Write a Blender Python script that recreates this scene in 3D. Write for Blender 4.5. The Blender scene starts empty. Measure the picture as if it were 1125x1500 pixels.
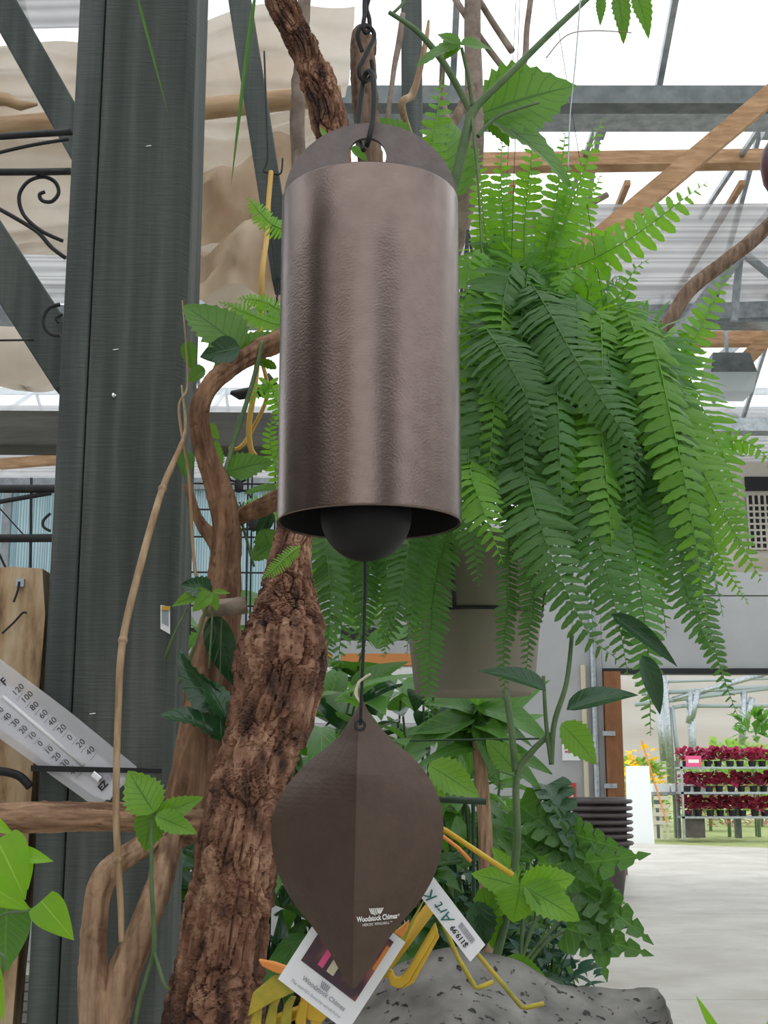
import bpy, math, random
from mathutils import Vector, Matrix, noise
random.seed(7)
R = random.uniform
V = Vector
scene = bpy.context.scene
col = scene.collection
# ------------------------------------------------------------------ camera, world, exposure
FPX = 1900.0
PITCH = math.radians(11.6)
HC = 1.45
cam_d = bpy.data.cameras.new('camera'); cam = bpy.data.objects.new('camera', cam_d); col.objects.link(cam)
cam.location = (0, 0, HC); cam.rotation_euler = (math.pi/2 + PITCH, 0, 0)
cam_d.sensor_fit = 'VERTICAL'; cam_d.sensor_height = 36; cam_d.sensor_width = 36; cam_d.lens = FPX*36/1500
cam_d.clip_start = .02; cam_d.clip_end = 2000
scene.camera = cam
w = bpy.data.worlds.new('World'); scene.world = w; w.use_nodes = True
w.node_tree.nodes['Background'].inputs[0].default_value = (.94, .975, 1, 1)
w.node_tree.nodes['Background'].inputs[1].default_value = 2.3
vs = scene.view_settings
vs.view_transform = 'Standard'; vs.look = 'None'; vs.gamma = 1; vs.use_curve_mapping = False
vs.exposure = -0.3
CT, ST = math.cos(PITCH), math.sin(PITCH)

def P(px, py, d):
    """world point on the sight line of a photo pixel at distance d in front (along Y)"""
    a = (px-562.5)/FPX; b = (750-py)/FPX
    y = CT - b*ST; z = ST + b*CT
    return V((a*d/y, d, HC + z*d/y))
def S(d): return d/FPX*1.03            # metres per photo pixel at distance d

# ------------------------------------------------------------------ mesh builder
class MB:
    def __init__(s): s.v = []; s.f = []; s.uv = {}
    def add(s, vs_, fs_):
        o = len(s.v); s.v += [V(p) for p in vs_]; s.f += [tuple(i+o for i in f) for f in fs_]; return s
    def box(s, lo, hi):
        x0, y0, z0 = lo; x1, y1, z1 = hi
        return s.add([(x0,y0,z0),(x1,y0,z0),(x1,y1,z0),(x0,y1,z0),(x0,y0,z1),(x1,y0,z1),(x1,y1,z1),(x0,y1,z1)],
              [(3,2,1,0),(4,5,6,7),(0,1,5,4),(1,2,6,5),(2,3,7,6),(3,0,4,7)])
    def obox(s, c, ux, uy, uz):         # centre and half axes
        c, ux, uy, uz = V(c), V(ux), V(uy), V(uz)
        return s.add([c-ux-uy-uz, c+ux-uy-uz, c+ux+uy-uz, c-ux+uy-uz, c-ux-uy+uz, c+ux-uy+uz, c+ux+uy+uz, c-ux+uy+uz],
              [(3,2,1,0),(4,5,6,7),(0,1,5,4),(1,2,6,5),(2,3,7,6),(3,0,4,7)])
    def bar(s, a, b, w, h, ref=(0,1,0)):   # w across, h along ref
        a, b = V(a), V(b); t = (b-a).normalized(); r = V(ref); n = (r - t*r.dot(t)).normalized(); q = t.cross(n)
        return s.obox((a+b)/2, q*w/2, n*h/2, (b-a)/2)
    def tube(s, pts, rad, seg=10, cap=True, disp=None, closed=False):
        pts = [V(p) for p in pts]; n = len(pts)
        if not hasattr(rad, '__len__'): rad = [rad]*n
        o = len(s.v); ref = V((.31,.23,.92)); prev = None
        for i, p in enumerate(pts):
            if closed: t = pts[(i+1) % n]-pts[i-1]
            else: t = pts[min(i+1,n-1)]-pts[max(i-1,0)]
            t = t.normalized() if t.length > 1e-9 else V((0,0,1))
            if prev is None:
                q = t.cross(ref)
                if q.length < .1: q = t.cross(V((1,0,0)))
            else: q = prev - t*prev.dot(t)
            q.normalize(); prev = q; b = t.cross(q)
            for k in range(seg):
                a = 2*math.pi*k/seg; r = rad[i]
                if disp: r += disp(i, a, p, r)
                s.v.append(p + q*(math.cos(a)*r) + b*(math.sin(a)*r))
        m = n if closed else n-1
        for i in range(m):
            for k in range(seg):
                i2 = (i+1) % n
                s.f.append((o+i*seg+k, o+i*seg+(k+1)%seg, o+i2*seg+(k+1)%seg, o+i2*seg+k))
        if cap and not closed:
            s.f.append(tuple(o+k for k in reversed(range(seg)))); s.f.append(tuple(o+(n-1)*seg+k for k in range(seg)))
        return s
    def lathe(s, c, prof, seg=48, cap0=False, cap1=False):
        c = V(c); o = len(s.v); n = len(prof)
        for r, z in prof:
            for k in range(seg):
                a = 2*math.pi*k/seg; s.v.append(c+V((r*math.cos(a), r*math.sin(a), z)))
        for i in range(n-1):
            for k in range(seg): s.f.append((o+i*seg+k, o+i*seg+(k+1)%seg, o+(i+1)*seg+(k+1)%seg, o+(i+1)*seg+k))
        if cap0: s.f.append(tuple(o+k for k in reversed(range(seg))))
        if cap1: s.f.append(tuple(o+(n-1)*seg+k for k in range(seg)))
        return s
    def slab(s, outline, off):           # extrude a polygon (world points) by vector off
        n = len(outline); off = V(off); o = len(s.v)
        s.v += [V(p) for p in outline] + [V(p)+off for p in outline]
        s.f.append(tuple(o+i for i in range(n))); s.f.append(tuple(o+n+i for i in reversed(range(n))))
        for i in range(n): s.f.append((o+i, o+n+i, o+n+(i+1)%n, o+(i+1)%n))
        return s
    def build(s, name, mat, parent=None, smooth=False, bevel=0):
        base = world_loc(parent)
        me = bpy.data.meshes.new(name); me.from_pydata([tuple(p-base) for p in s.v], [], s.f); me.update()
        if smooth: me.polygons.foreach_set('use_smooth', [True]*len(me.polygons))
        me.materials.append(mat)
        o = bpy.data.objects.new(name, me); col.objects.link(o)
        if parent: o.parent = parent
        if bevel:
            b = o.modifiers.new('bevel', 'BEVEL'); b.width = bevel; b.segments = 2; b.limit_method = 'ANGLE'
        return o
def world_loc(o):
    l = V((0,0,0))
    while o is not None: l += o.location; o = o.parent
    return l
def tag(o, label, cat, group=None, kind=None):
    if label: o['label'] = label
    if cat: o['category'] = cat
    if group: o['group'] = group
    if kind: o['kind'] = kind
    return o
def thing(name, loc, label, cat, group=None):
    o = bpy.data.objects.new(name, None); col.objects.link(o); o.location = loc; o.empty_display_size = .05
    return tag(o, label, cat, group)
def struct(o): o['kind'] = 'structure'; return o
def sroot(name, loc=(0,0,0)):
    o = bpy.data.objects.new(name, None); col.objects.link(o); o.location = loc; return struct(o)
def spline(pts, k=8):                    # Catmull-Rom through points of any dimension (tuples)
    pts = [tuple(p) for p in pts]; out = []
    q = [pts[0]]+pts+[pts[-1]]
    for i in range(1, len(q)-2):
        for j in range(k):
            t = j/k; a, b, c, d = q[i-1], q[i], q[i+1], q[i+2]
            out.append(tuple(.5*((2*b[m])+(-a[m]+c[m])*t+(2*a[m]-5*b[m]+4*c[m]-d[m])*t*t+(-a[m]+3*b[m]-3*c[m]+d[m])*t**3) for m in range(len(b))))
    out.append(pts[-1]); return out
def px_path(pts, k=8):                   # (px,py,d,width_px) -> points, radii
    sp = spline(pts, k); return [P(a[0],a[1],a[2]) for a in sp], [a[3]*.5*S(a[2]) for a in sp]
def text_mesh(body, size, org, ux, uy, mat, parent, name='lettering', align='LEFT', bold=0, thick=.0002, shear=0):
    c = bpy.data.curves.new(name, 'FONT'); c.body = body; c.size = size; c.align_x = align; c.resolution_u = 3; c.offset = bold; c.shear = shear
    t = bpy.data.objects.new('tmp', c); col.objects.link(t)
    dg = bpy.context.evaluated_depsgraph_get(); me = bpy.data.meshes.new_from_object(t.evaluated_get(dg))
    bpy.data.objects.remove(t); bpy.data.curves.remove(c)
    ux, uy = V(ux).normalized(), V(uy).normalized(); n = ux.cross(uy); base = world_loc(parent)
    for v in me.vertices: v.co = V(org) - base + ux*v.co.x + uy*v.co.y + n*thick
    me.materials.clear(); me.materials.append(mat); me.name = name
    o = bpy.data.objects.new(name, me); col.objects.link(o); o.parent = parent; return o

# ------------------------------------------------------------------ materials
def nt(name):
    m = bpy.data.materials.new(name); m.use_nodes = True; t = m.node_tree; return m, t, t.nodes['Principled BSDF']
def pmat(name, c1, c2=None, scale=5, stretch=(1,1,1), rough=.55, metal=0, bump=0, bscale=None, bdist=.002, c3=None, detail=5, spec=.35, contrast=.14):
    m, t, b = nt(name); N, L = t.nodes, t.links
    b.inputs['Roughness'].default_value = rough; b.inputs['Metallic'].default_value = metal; b.inputs['Specular IOR Level'].default_value = spec
    tc = N.new('ShaderNodeTexCoord'); mp = N.new('ShaderNodeMapping'); mp.inputs['Scale'].default_value = stretch
    L.new(tc.outputs['Object'], mp.inputs['Vector'])
    if c2:
        n = N.new('ShaderNodeTexNoise'); n.inputs['Scale'].default_value = scale; n.inputs['Detail'].default_value = detail; n.inputs['Roughness'].default_value = .6
        L.new(mp.outputs[0], n.inputs['Vector']); r = N.new('ShaderNodeValToRGB')
        e = r.color_ramp.elements; e[0].position = .5-contrast; e[1].position = .5+contrast
        e[0].color = (*c1, 1); e[1].color = (*c2, 1)
        if c3: x = e.new(.5); x.color = (*c3, 1)
        L.new(n.outputs['Fac'], r.inputs[0]); L.new(r.outputs[0], b.inputs['Base Color'])
    else: b.inputs['Base Color'].default_value = (*c1, 1)
    if bump:
        n = N.new('ShaderNodeTexNoise'); n.inputs['Scale'].default_value = bscale or scale; n.inputs['Detail'].default_value = 4
        L.new(mp.outputs[0], n.inputs['Vector']); bp = N.new('ShaderNodeBump'); bp.inputs['Strength'].default_value = bump; bp.inputs['Distance'].default_value = bdist
        L.new(n.outputs['Fac'], bp.inputs['Height']); L.new(bp.outputs[0], b.inputs['Normal'])
    return m
def leafmat(name, c, vein, rough=.4, trans=.35, veins=9, slant=.45, var=.25, tcol=None):
    m, t, b = nt(name); N, L = t.nodes, t.links
    def math_(op, a, bb=None, clamp=False):
        n = N.new('ShaderNodeMath'); n.operation = op; n.use_clamp = clamp
        for i, x in enumerate((a, bb)):
            if x is None: continue
            if isinstance(x, (int, float)): n.inputs[i].default_value = x
            else: L.new(x, n.inputs[i])
        return n.outputs[0]
    uv = N.new('ShaderNodeUVMap'); sp = N.new('ShaderNodeSeparateXYZ'); L.new(uv.outputs[0], sp.inputs[0])
    a = math_('MULTIPLY', math_('ABSOLUTE', math_('SUBTRACT', sp.outputs[0], .5)), 2)
    mid = math_('SUBTRACT', 1, math_('MULTIPLY', a, 14), True)
    fr = math_('FRACT', math_('MULTIPLY', math_('SUBTRACT', sp.outputs[1], math_('MULTIPLY', a, slant*.6)), veins))
    lat = math_('SUBTRACT', 1, math_('MULTIPLY', math_('ABSOLUTE', math_('SUBTRACT', fr, .5)), 9), True)
    mask = math_('MAXIMUM', mid, math_('MULTIPLY', lat, .6)) if veins else mid
    n = N.new('ShaderNodeTexNoise'); n.inputs['Scale'].default_value = 3; oi = N.new('ShaderNodeObjectInfo')
    L.new(uv.outputs[0], n.inputs['Vector'])
    f = math_('ADD', math_('MULTIPLY', n.outputs['Fac'], .5), math_('MULTIPLY', oi.outputs['Random'], .5))
    mx = N.new('ShaderNodeMixRGB'); L.new(f, mx.inputs[0])
    mx.inputs[1].default_value = (*[x*(1-var) for x in c], 1); mx.inputs[2].default_value = (*[min(1, x*(1+var)) for x in c], 1)
    m2 = N.new('ShaderNodeMixRGB'); L.new(mask, m2.inputs[0]); L.new(mx.outputs[0], m2.inputs[1]); m2.inputs[2].default_value = (*vein, 1)
    L.new(m2.outputs[0], b.inputs['Base Color']); b.inputs['Roughness'].default_value = rough
    bp = N.new('ShaderNodeBump'); bp.inputs['Strength'].default_value = .35; bp.inputs['Distance'].default_value = .002; L.new(mask, bp.inputs['Height']); L.new(bp.outputs[0], b.inputs['Normal'])
    tr = N.new('ShaderNodeBsdfTranslucent'); ms = N.new('ShaderNodeMixShader'); ms.inputs[0].default_value = trans
    hs = N.new('ShaderNodeHueSaturation'); hs.inputs['Hue'].default_value = .485; hs.inputs['Saturation'].default_value = 1.1; hs.inputs['Value'].default_value = 1.9
    L.new(m2.outputs[0], hs.inputs['Color']); L.new(hs.outputs[0], tr.inputs[0])
    L.new(b.outputs[0], ms.inputs[1]); L.new(tr.outputs[0], ms.inputs[2]); L.new(ms.outputs[0], N['Material Output'].inputs[0])
    return m
def sheetmat(name, c, c2, transl=.5, clear=0, scale=8, stretch=(1,1,1), rough=.6, bands=0, bdir='X'):
    """thin sheet that lets light through: cloth, shade net, glazing"""
    m, t, b = nt(name); N, L = t.nodes, t.links
    tc = N.new('ShaderNodeTexCoord'); mp = N.new('ShaderNodeMapping'); mp.inputs['Scale'].default_value = stretch; L.new(tc.outputs['Object'], mp.inputs[0])
    n = N.new('ShaderNodeTexNoise'); n.inputs['Scale'].default_value = scale; n.inputs['Detail'].default_value = 6; L.new(mp.outputs[0], n.inputs['Vector'])
    r = N.new('ShaderNodeValToRGB'); e = r.color_ramp.elements; e[0].position = .3; e[1].position = .7; e[0].color = (*c,1); e[1].color = (*c2,1); L.new(n.outputs['Fac'], r.inputs[0])
    out = r.outputs[0]
    if bands:
        wv = N.new('ShaderNodeTexWave'); wv.bands_direction = bdir; wv.inputs['Scale'].default_value = bands; wv.inputs['Distortion'].default_value = .6; L.new(tc.outputs['Object'], wv.inputs['Vector'])
        mm = N.new('ShaderNodeMixRGB'); mm.blend_type = 'MULTIPLY'; mm.inputs[0].default_value = .45; L.new(out, mm.inputs[1]); L.new(wv.outputs['Color'], mm.inputs[2]); out = mm.outputs[0]
    L.new(out, b.inputs['Base Color']); b.inputs['Roughness'].default_value = rough
    tr = N.new('ShaderNodeBsdfTranslucent'); L.new(out, tr.inputs[0]); ms = N.new('ShaderNodeMixShader'); ms.inputs[0].default_value = transl
    L.new(b.outputs[0], ms.inputs[1]); L.new(tr.outputs[0], ms.inputs[2]); last = ms.outputs[0]
    if clear:
        tp = N.new('ShaderNodeBsdfTransparent'); m2 = N.new('ShaderNodeMixShader'); m2.inputs[0].default_value = clear; L.new(last, m2.inputs[1]); L.new(tp.outputs[0], m2.inputs[2]); last = m2.outputs[0]
    L.new(last, N['Material Output'].inputs[0]); return m

M = {}
M['concrete'] = pmat('concrete', (.41,.385,.335), (.54,.515,.46), 1.3, rough=.5, bump=.08, bscale=40)
M['joint'] = pmat('joint', (.12,.115,.11), rough=.9)
M['gravel'] = pmat('gravel', (.42,.44,.42), (.56,.57,.54), 3, rough=.9)
M['grass'] = pmat('grass', (.22,.30,.08), (.40,.42,.20), 4, rough=.9)
M['hill'] = pmat('hill', (.27,.24,.19), (.36,.34,.30), .02, rough=1, bump=0)
M['galv'] = pmat('galvanised', (.30,.33,.35), (.46,.50,.52), 14, rough=.42, metal=.7)
M['galvdark'] = pmat('galvanised_dull', (.13,.15,.15), (.20,.22,.22), 10, rough=.5, metal=.3)
M['wood'] = pmat('raw_wood', (.36,.20,.10), (.55,.34,.19), 6, (1,1,6), rough=.7, bump=.1, bscale=30)
M['pole'] = pmat('pole_wood', (.32,.20,.11), (.50,.34,.20), 5, (1,6,6), rough=.7)
M['stain'] = pmat('grey_green_stain', (.047,.058,.055), (.088,.102,.096), 5, (9,9,1.1), rough=.75, bump=.5, bscale=26, bdist=.003)
M['stain_edge'] = pmat('grey_green_stain_board', (.058,.070,.066), (.095,.108,.102), 8, (5,5,.6), rough=.75, bump=.3, bscale=20, bdist=.002)
M['stainbeam'] = pmat('grey_beam_stain', (.085,.085,.075), (.14,.135,.12), 5, (.8,8,8), rough=.8, bump=.3)
M['panel'] = pmat('grey_wall_panel', (.40,.41,.41), (.45,.46,.46), 1, rough=.6)
M['cream'] = pmat('cream_metal', (.58,.54,.46), (.64,.60,.52), 2, rough=.5)
M['black'] = pmat('black_iron', (.012,.013,.014), (.03,.03,.03), 30, rough=.5)
M['rubber'] = pmat('black_rubber', (.012,.012,.013), rough=.6)
M['white'] = pmat('white_paint', (.78,.80,.80), rough=.5)
M['blackish'] = pmat('black_plastic', (.02,.021,.022), rough=.45)
M['brownpost'] = pmat('rust_brown_column', (.20,.085,.035), (.30,.13,.06), 4, (2,2,.5), rough=.7)
M['planter'] = pmat('dark_planter', (.075,.063,.062), (.11,.092,.090), 6, rough=.5)
M['bark'] = None
M['branch'] = pmat('branch_bark', (.10,.062,.042), (.27,.18,.125), 18, (3,3,.5), rough=.85, bump=.7, bscale=45, bdist=.004)
M['liana'] = pmat('liana_bark', (.11,.052,.027), (.33,.185,.105), 22, (3,3,.35), rough=.8, bump=.8, bscale=30, bdist=.004)
M['liana_light'] = pmat('liana_pale_bark', (.19,.105,.062), (.45,.29,.185), 30, (2.5,2.5,.3), rough=.8, bump=.8, bscale=40, bdist=.003)
M['log'] = pmat('log_bark', (.14,.072,.042), (.44,.27,.165), 26, (.35,3,3), rough=.85, bump=.9, bscale=30, bdist=.004)
M['cane'] = pmat('dry_cane', (.27,.165,.085), (.48,.34,.20), 25, (3,3,.3), rough=.55)
M['greytwig'] = pmat('grey_twig', (.17,.125,.10), (.34,.27,.22), 25, rough=.9, bump=.6, bscale=50)
M['slab'] = pmat('weathered_slab', (.15,.085,.04), (.60,.47,.32), 8, (3,3,.7), rough=.85, bump=.5, bscale=18, c3=(.45,.31,.18))
M['stone'] = None
M['sheet'] = pmat('white_print', (.82,.82,.84), rough=.35)
M['ink'] = pmat('black_ink', (.02,.02,.025), rough=.5)
M['greyink'] = pmat('grey_ink', (.30,.30,.34), rough=.5)
M['teal'] = pmat('teal_ink', (.03,.16,.13), rough=.5)
M['whiteink'] = pmat('white_ink', (.85,.83,.80), rough=.5)
M['rope'] = pmat('black_cord', (.012,.012,.014), (.03,.03,.035), 400, rough=.8, bump=.5)
M['raffia'] = pmat('raffia', (.62,.55,.40), rough=.7)
M['yellow'] = pmat('yellow_paint', (.52,.30,.02), (.62,.42,.04), 9, rough=.4)
M['yellowgreen'] = pmat('yellow_green_paint', (.20,.22,.03), (.50,.38,.04), 22, rough=.4)
M['orange'] = pmat('orange_paint', (.75,.27,.06), rough=.45)
M['hose'] = pmat('yellow_hose', (.55,.33,.06), rough=.5)
M['pot'] = pmat('beige_pot', (.235,.205,.16), (.275,.245,.195), 4, rough=.6)
M['terracotta'] = pmat('dark_nursery_pot', (.05,.035,.03), rough=.6)
M['soil'] = pmat('soil', (.03,.02,.013), rough=1)
M['coir'] = pmat('coir', (.05,.032,.018), (.10,.065,.035), 40, rough=1, bump=.8)
M['steel'] = pmat('bright_steel', (.75,.75,.75), rough=.25, metal=1)
M['blue'] = sheetmat('blue_corrugated', (.50,.72,.80), (.60,.80,.88), .5, 0, 3, bands=14)
M['glaze'] = sheetmat('roof_glazing', (.9,.93,.95), (.95,.97,1), .5, .72, 2)
M['shade'] = sheetmat('shade_net', (.46,.45,.45), (.58,.57,.57), .42, .12, 3, bands=3.2, bdir='Y')
M['cloth'] = sheetmat('tan_cloth', (.66,.55,.44), (.86,.80,.72), .5, .0, 3.5, (1,1,1.4))
M['cloth2'] = sheetmat('brown_cloth', (.40,.28,.18), (.60,.47,.34), .4, .0, 6)
M['wrap'] = sheetmat('clear_plastic_wrap', (.85,.84,.88), (.93,.93,.96), .4, .5, 6, rough=.12)
M['lens'] = sheetmat('lamp_lens', (.75,.8,.82), (.85,.9,.92), .6, .1, 3)
M['pink'] = pmat('pink_sign', (.75,.10,.26), rough=.5)
M['redsign'] = pmat('red_sign', (.60,.06,.05), rough=.5)
M['greenpole'] = pmat('dark_green_pole', (.02,.05,.025), rough=.5)
M['maroon'] = pmat('maroon_shell', (.07,.018,.025), (.12,.035,.04), 12, rough=.35)
M['greybowl'] = pmat('grey_bowl', (.30,.35,.36), rough=.35)
M['stem'] = pmat('green_stem', (.075,.13,.05), (.13,.20,.085), 30, rough=.55)
M['darkstem'] = pmat('dark_green_stem', (.035,.075,.03), (.06,.11,.05), 30, rough=.5)
M['orangewall'] = pmat('orange_board', (.62,.25,.08), rough=.7)
def sawn(name, c1, c2, c3):
    m, t, b = nt(name); N, L = t.nodes, t.links
    tc = N.new('ShaderNodeTexCoord'); mp = N.new('ShaderNodeMapping'); mp.inputs['Scale'].default_value = (11,11,.8); L.new(tc.outputs['Object'], mp.inputs[0])
    n = N.new('ShaderNodeTexNoise'); n.inputs['Scale'].default_value = 2.2; n.inputs['Detail'].default_value = 9; L.new(mp.outputs[0], n.inputs['Vector'])
    r_ = N.new('ShaderNodeValToRGB'); e = r_.color_ramp.elements; e[0].position = .33; e[0].color = (*c1,1); e[1].position = .68; e[1].color = (*c3,1); x = e.new(.5); x.color = (*c2,1); L.new(n.outputs['Fac'], r_.inputs[0])
    mp2 = N.new('ShaderNodeMapping'); mp2.inputs['Scale'].default_value = (14,14,170); L.new(tc.outputs['Object'], mp2.inputs[0])
    n2 = N.new('ShaderNodeTexNoise'); n2.inputs['Scale'].default_value = 1.5; n2.inputs['Detail'].default_value = 3; L.new(mp2.outputs[0], n2.inputs['Vector'])
    mx = N.new('ShaderNodeMixRGB'); mx.blend_type = 'OVERLAY'; mx.inputs[0].default_value = .16; L.new(r_.outputs[0], mx.inputs[1]); L.new(n2.outputs['Fac'], mx.inputs[2]); L.new(mx.outputs[0], b.inputs['Base Color'])
    ad = N.new('ShaderNodeMath'); ad.operation = 'ADD'; L.new(n2.outputs['Fac'], ad.inputs[0]); L.new(n.outputs['Fac'], ad.inputs[1])
    bp = N.new('ShaderNodeBump'); bp.inputs['Strength'].default_value = .45; bp.inputs['Distance'].default_value = .003; L.new(ad.outputs[0], bp.inputs['Height']); L.new(bp.outputs[0], b.inputs['Normal'])
    b.inputs['Roughness'].default_value = .7; b.inputs['Specular IOR Level'].default_value = .3; return m
M['stain'] = sawn('grey_green_sawn', (.042,.049,.044), (.064,.073,.066), (.115,.124,.112))
M['stain_edge'] = sawn('grey_green_sawn_board', (.045,.055,.052), (.070,.083,.077), (.11,.123,.114))
# bell: hammered brown metallic enamel
M['bell'] = pmat('bell_enamel', (.185,.138,.12), (.215,.162,.142), 60, rough=.26, metal=.92, bump=.17, bscale=480, bdist=.0013)
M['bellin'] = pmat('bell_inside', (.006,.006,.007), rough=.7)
M['plate'] = pmat('bell_plate', (.15,.125,.12), (.18,.15,.145), 60, rough=.5, metal=.55, bump=.35, bscale=170, bdist=.002)
M['sail'] = pmat('sail_enamel', (.088,.058,.044), (.10,.067,.051), 50, rough=.46, metal=.35, bump=.3, bscale=150, bdist=.002)
M['ball'] = pmat('clapper_black', (.007,.007,.009), rough=.55)

def bark_material():
    m, t, b = nt('flaky_bark'); N, L = t.nodes, t.links
    tc = N.new('ShaderNodeTexCoord'); mp = N.new('ShaderNodeMapping'); mp.inputs['Scale'].default_value = (1,1,.35); mp.inputs['Rotation'].default_value = (0,.25,0); L.new(tc.outputs['Object'], mp.inputs[0])
    n = N.new('ShaderNodeTexNoise'); n.inputs['Scale'].default_value = 55; n.inputs['Detail'].default_value = 8; L.new(mp.outputs[0], n.inputs['Vector'])
    r = N.new('ShaderNodeValToRGB'); e = r.color_ramp.elements
    e[0].position = .36; e[0].color = (.055,.026,.017,1); e[1].position = .66; e[1].color = (.40,.235,.15,1); x = e.new(.5); x.color = (.20,.092,.052,1)
    L.new(n.outputs['Fac'], r.inputs[0])
    n2 = N.new('ShaderNodeTexNoise'); n2.inputs['Scale'].default_value = 9; L.new(tc.outputs['Object'], n2.inputs['Vector'])
    mx = N.new('ShaderNodeMixRGB'); mx.blend_type = 'MULTIPLY'; mx.inputs[0].default_value = .5; L.new(r.outputs[0], mx.inputs[1])
    r2 = N.new('ShaderNodeValToRGB'); r2.color_ramp.elements[0].position = .35; r2.color_ramp.elements[0].color = (.45,.36,.32,1); r2.color_ramp.elements[1].position = .6; L.new(n2.outputs['Fac'], r2.inputs[0]); L.new(r2.outputs[0], mx.inputs[2])
    L.new(mx.outputs[0], b.inputs['Base Color']); b.inputs['Roughness'].default_value = .85
    bp = N.new('ShaderNodeBump'); bp.inputs['Strength'].default_value = .8; bp.inputs['Distance'].default_value = .004; L.new(n.outputs['Fac'], bp.inputs['Height']); L.new(bp.outputs[0], b.inputs['Normal'])
    return m
M['bark'] = bark_material()
def stone_material():
    m, t, b = nt('pitted_stone'); N, L = t.nodes, t.links
    tc = N.new('ShaderNodeTexCoord')
    n = N.new('ShaderNodeTexNoise'); n.inputs['Scale'].default_value = 22; n.inputs['Detail'].default_value = 8; L.new(tc.outputs['Object'], n.inputs['Vector'])
    r = N.new('ShaderNodeValToRGB'); e = r.color_ramp.elements; e[0].position = .3; e[0].color = (.09,.085,.077,1); e[1].position = .72; e[1].color = (.27,.255,.23,1); L.new(n.outputs['Fac'], r.inputs[0])
    v = N.new('ShaderNodeTexNoise'); v.inputs['Scale'].default_value = 85; v.inputs['Detail'].default_value = 5; L.new(tc.outputs['Object'], v.inputs['Vector'])
    r2 = N.new('ShaderNodeValToRGB'); e = r2.color_ramp.elements; e[0].position = .34; e[0].color = (.07,.06,.055,1); e[1].position = .39; e[1].color = (1,1,1,1); L.new(v.outputs['Fac'], r2.inputs[0])
    mx = N.new('ShaderNodeMixRGB'); mx.blend_type = 'MULTIPLY'; mx.inputs[0].default_value = 1; L.new(r.outputs[0], mx.inputs[1]); L.new(r2.outputs[0], mx.inputs[2]); L.new(mx.outputs[0], b.inputs['Base Color'])
    b.inputs['Roughness'].default_value = .6
    bp = N.new('ShaderNodeBump'); bp.inputs['Strength'].default_value = .7; bp.inputs['Distance'].default_value = .004; L.new(r2.outputs[0], bp.inputs['Height']); L.new(bp.outputs[0], b.inputs['Normal'])
    return m
M['stone'] = stone_material()
def photo_print():
    m, t, b = nt('card_picture'); N, L = t.nodes, t.links
    tc = N.new('ShaderNodeTexCoord'); n = N.new('ShaderNodeTexNoise'); n.inputs['Scale'].default_value = 26; n.inputs['Detail'].default_value = 2; L.new(tc.outputs['Object'], n.inputs['Vector'])
    r = N.new('ShaderNodeValToRGB'); e = r.color_ramp.elements; e[0].position = .35; e[0].color = (.03,.02,.035,1); e[1].position = .68; e[1].color = (.35,.12,.09,1); x = e.new(.52); x.color = (.07,.03,.04,1)
    L.new(n.outputs['Fac'], r.inputs[0]); L.new(r.outputs[0], b.inputs['Base Color']); b.inputs['Roughness'].default_value = .3; return m
M['picture'] = photo_print()
LF = {
 'fern': leafmat('fern_green', (.092,.225,.058), (.16,.32,.09), .36, .42, 0, var=.5),
 'fernlight': leafmat('fern_light_green', (.155,.36,.045), (.24,.42,.09), .45, .45, 0, var=.2),
 'vine': leafmat('vine_leaf_green', (.095,.235,.028), (.045,.12,.02), .38, .42, 8, var=.2),
 'vinelight': leafmat('vine_leaf_light', (.15,.33,.04), (.08,.20,.03), .38, .42, 8, var=.2),
 'gloss': leafmat('glossy_dark_green', (.026,.082,.030), (.05,.11,.045), .22, .15, 7, var=.25),
 'mid': leafmat('mid_green', (.075,.20,.035), (.13,.28,.07), .3, .35, 9, var=.35),
 'philo': leafmat('philodendron_lime', (.19,.42,.03), (.30,.52,.08), .35, .42, 0, var=.15),
 'bluegreen': leafmat('blue_green', (.045,.12,.075), (.09,.18,.12), .4, .2, 5, var=.35),
 'red': leafmat('heuchera_red', (.30,.035,.07), (.40,.10,.12), .45, .3, 4, var=.5),
 'yellowflower': leafmat('yellow_petal', (.80,.52,.02), (.85,.6,.05), .6, .3, 0, var=.1),
 'pale': leafmat('pale_outdoor_green', (.24,.40,.10), (.30,.45,.16), .6, .35, 0, var=.3),
 'outred': leafmat('pinkish_stem', (.42,.22,.18), (.5,.3,.25), .7, .2, 0, var=.2),
}
# ------------------------------------------------------------------ leaves (unit length along +Y, normal +Z)
def leaf_data(name, mat, ratio, prof, n=12, teeth=0, amp=.1, fold=.18, droop=.2, wave=.0, m=2, notch=0, seed=0):
    rr = random.Random(seed); vs_, fs_, uv = [], [], []
    if teeth: n = teeth*3
    ph = rr.uniform(0, 6)
    for i in range(n+1):
        t = i/n; wd = prof(t)*ratio*.5
        k = 1.0
        if teeth and 0 < i < n: k = (1.0, 1+amp, 1-amp*.6)[i % 3]
        if notch and 0 < i < n: k = 1 - .75*max(0, math.sin(t*notch*2*math.pi))**5*(.2 < t)
        for j in range(-m, m+1):
            u = j/m; e = abs(u)
            x = u*wd*(k if e > .6 else min(1, k+.25) if notch else 1)
            z = fold*e*wd*2 - droop*t*t + wave*math.sin(t*9+ph+u*1.5)*e
            y = t - (.03*math.sin(t*math.pi) if e > .6 else 0)
            vs_.append((x, y*(1-.12*droop*t), z)); uv.append((u*.5+.5, t))
    c = 2*m+1
    for i in range(n):
        for j in range(2*m): fs_.append((i*c+j, i*c+j+1, (i+1)*c+j+1, (i+1)*c+j))
    me = bpy.data.meshes.new(name); me.from_pydata(vs_, [], fs_); me.update()
    ul = me.uv_layers.new(name='UVMap')
    for lp in me.loops: ul.data[lp.index].uv = uv[lp.vertex_index]
    me.polygons.foreach_set('use_smooth', [True]*len(me.polygons)); me.materials.append(LF[mat]); return me
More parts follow.
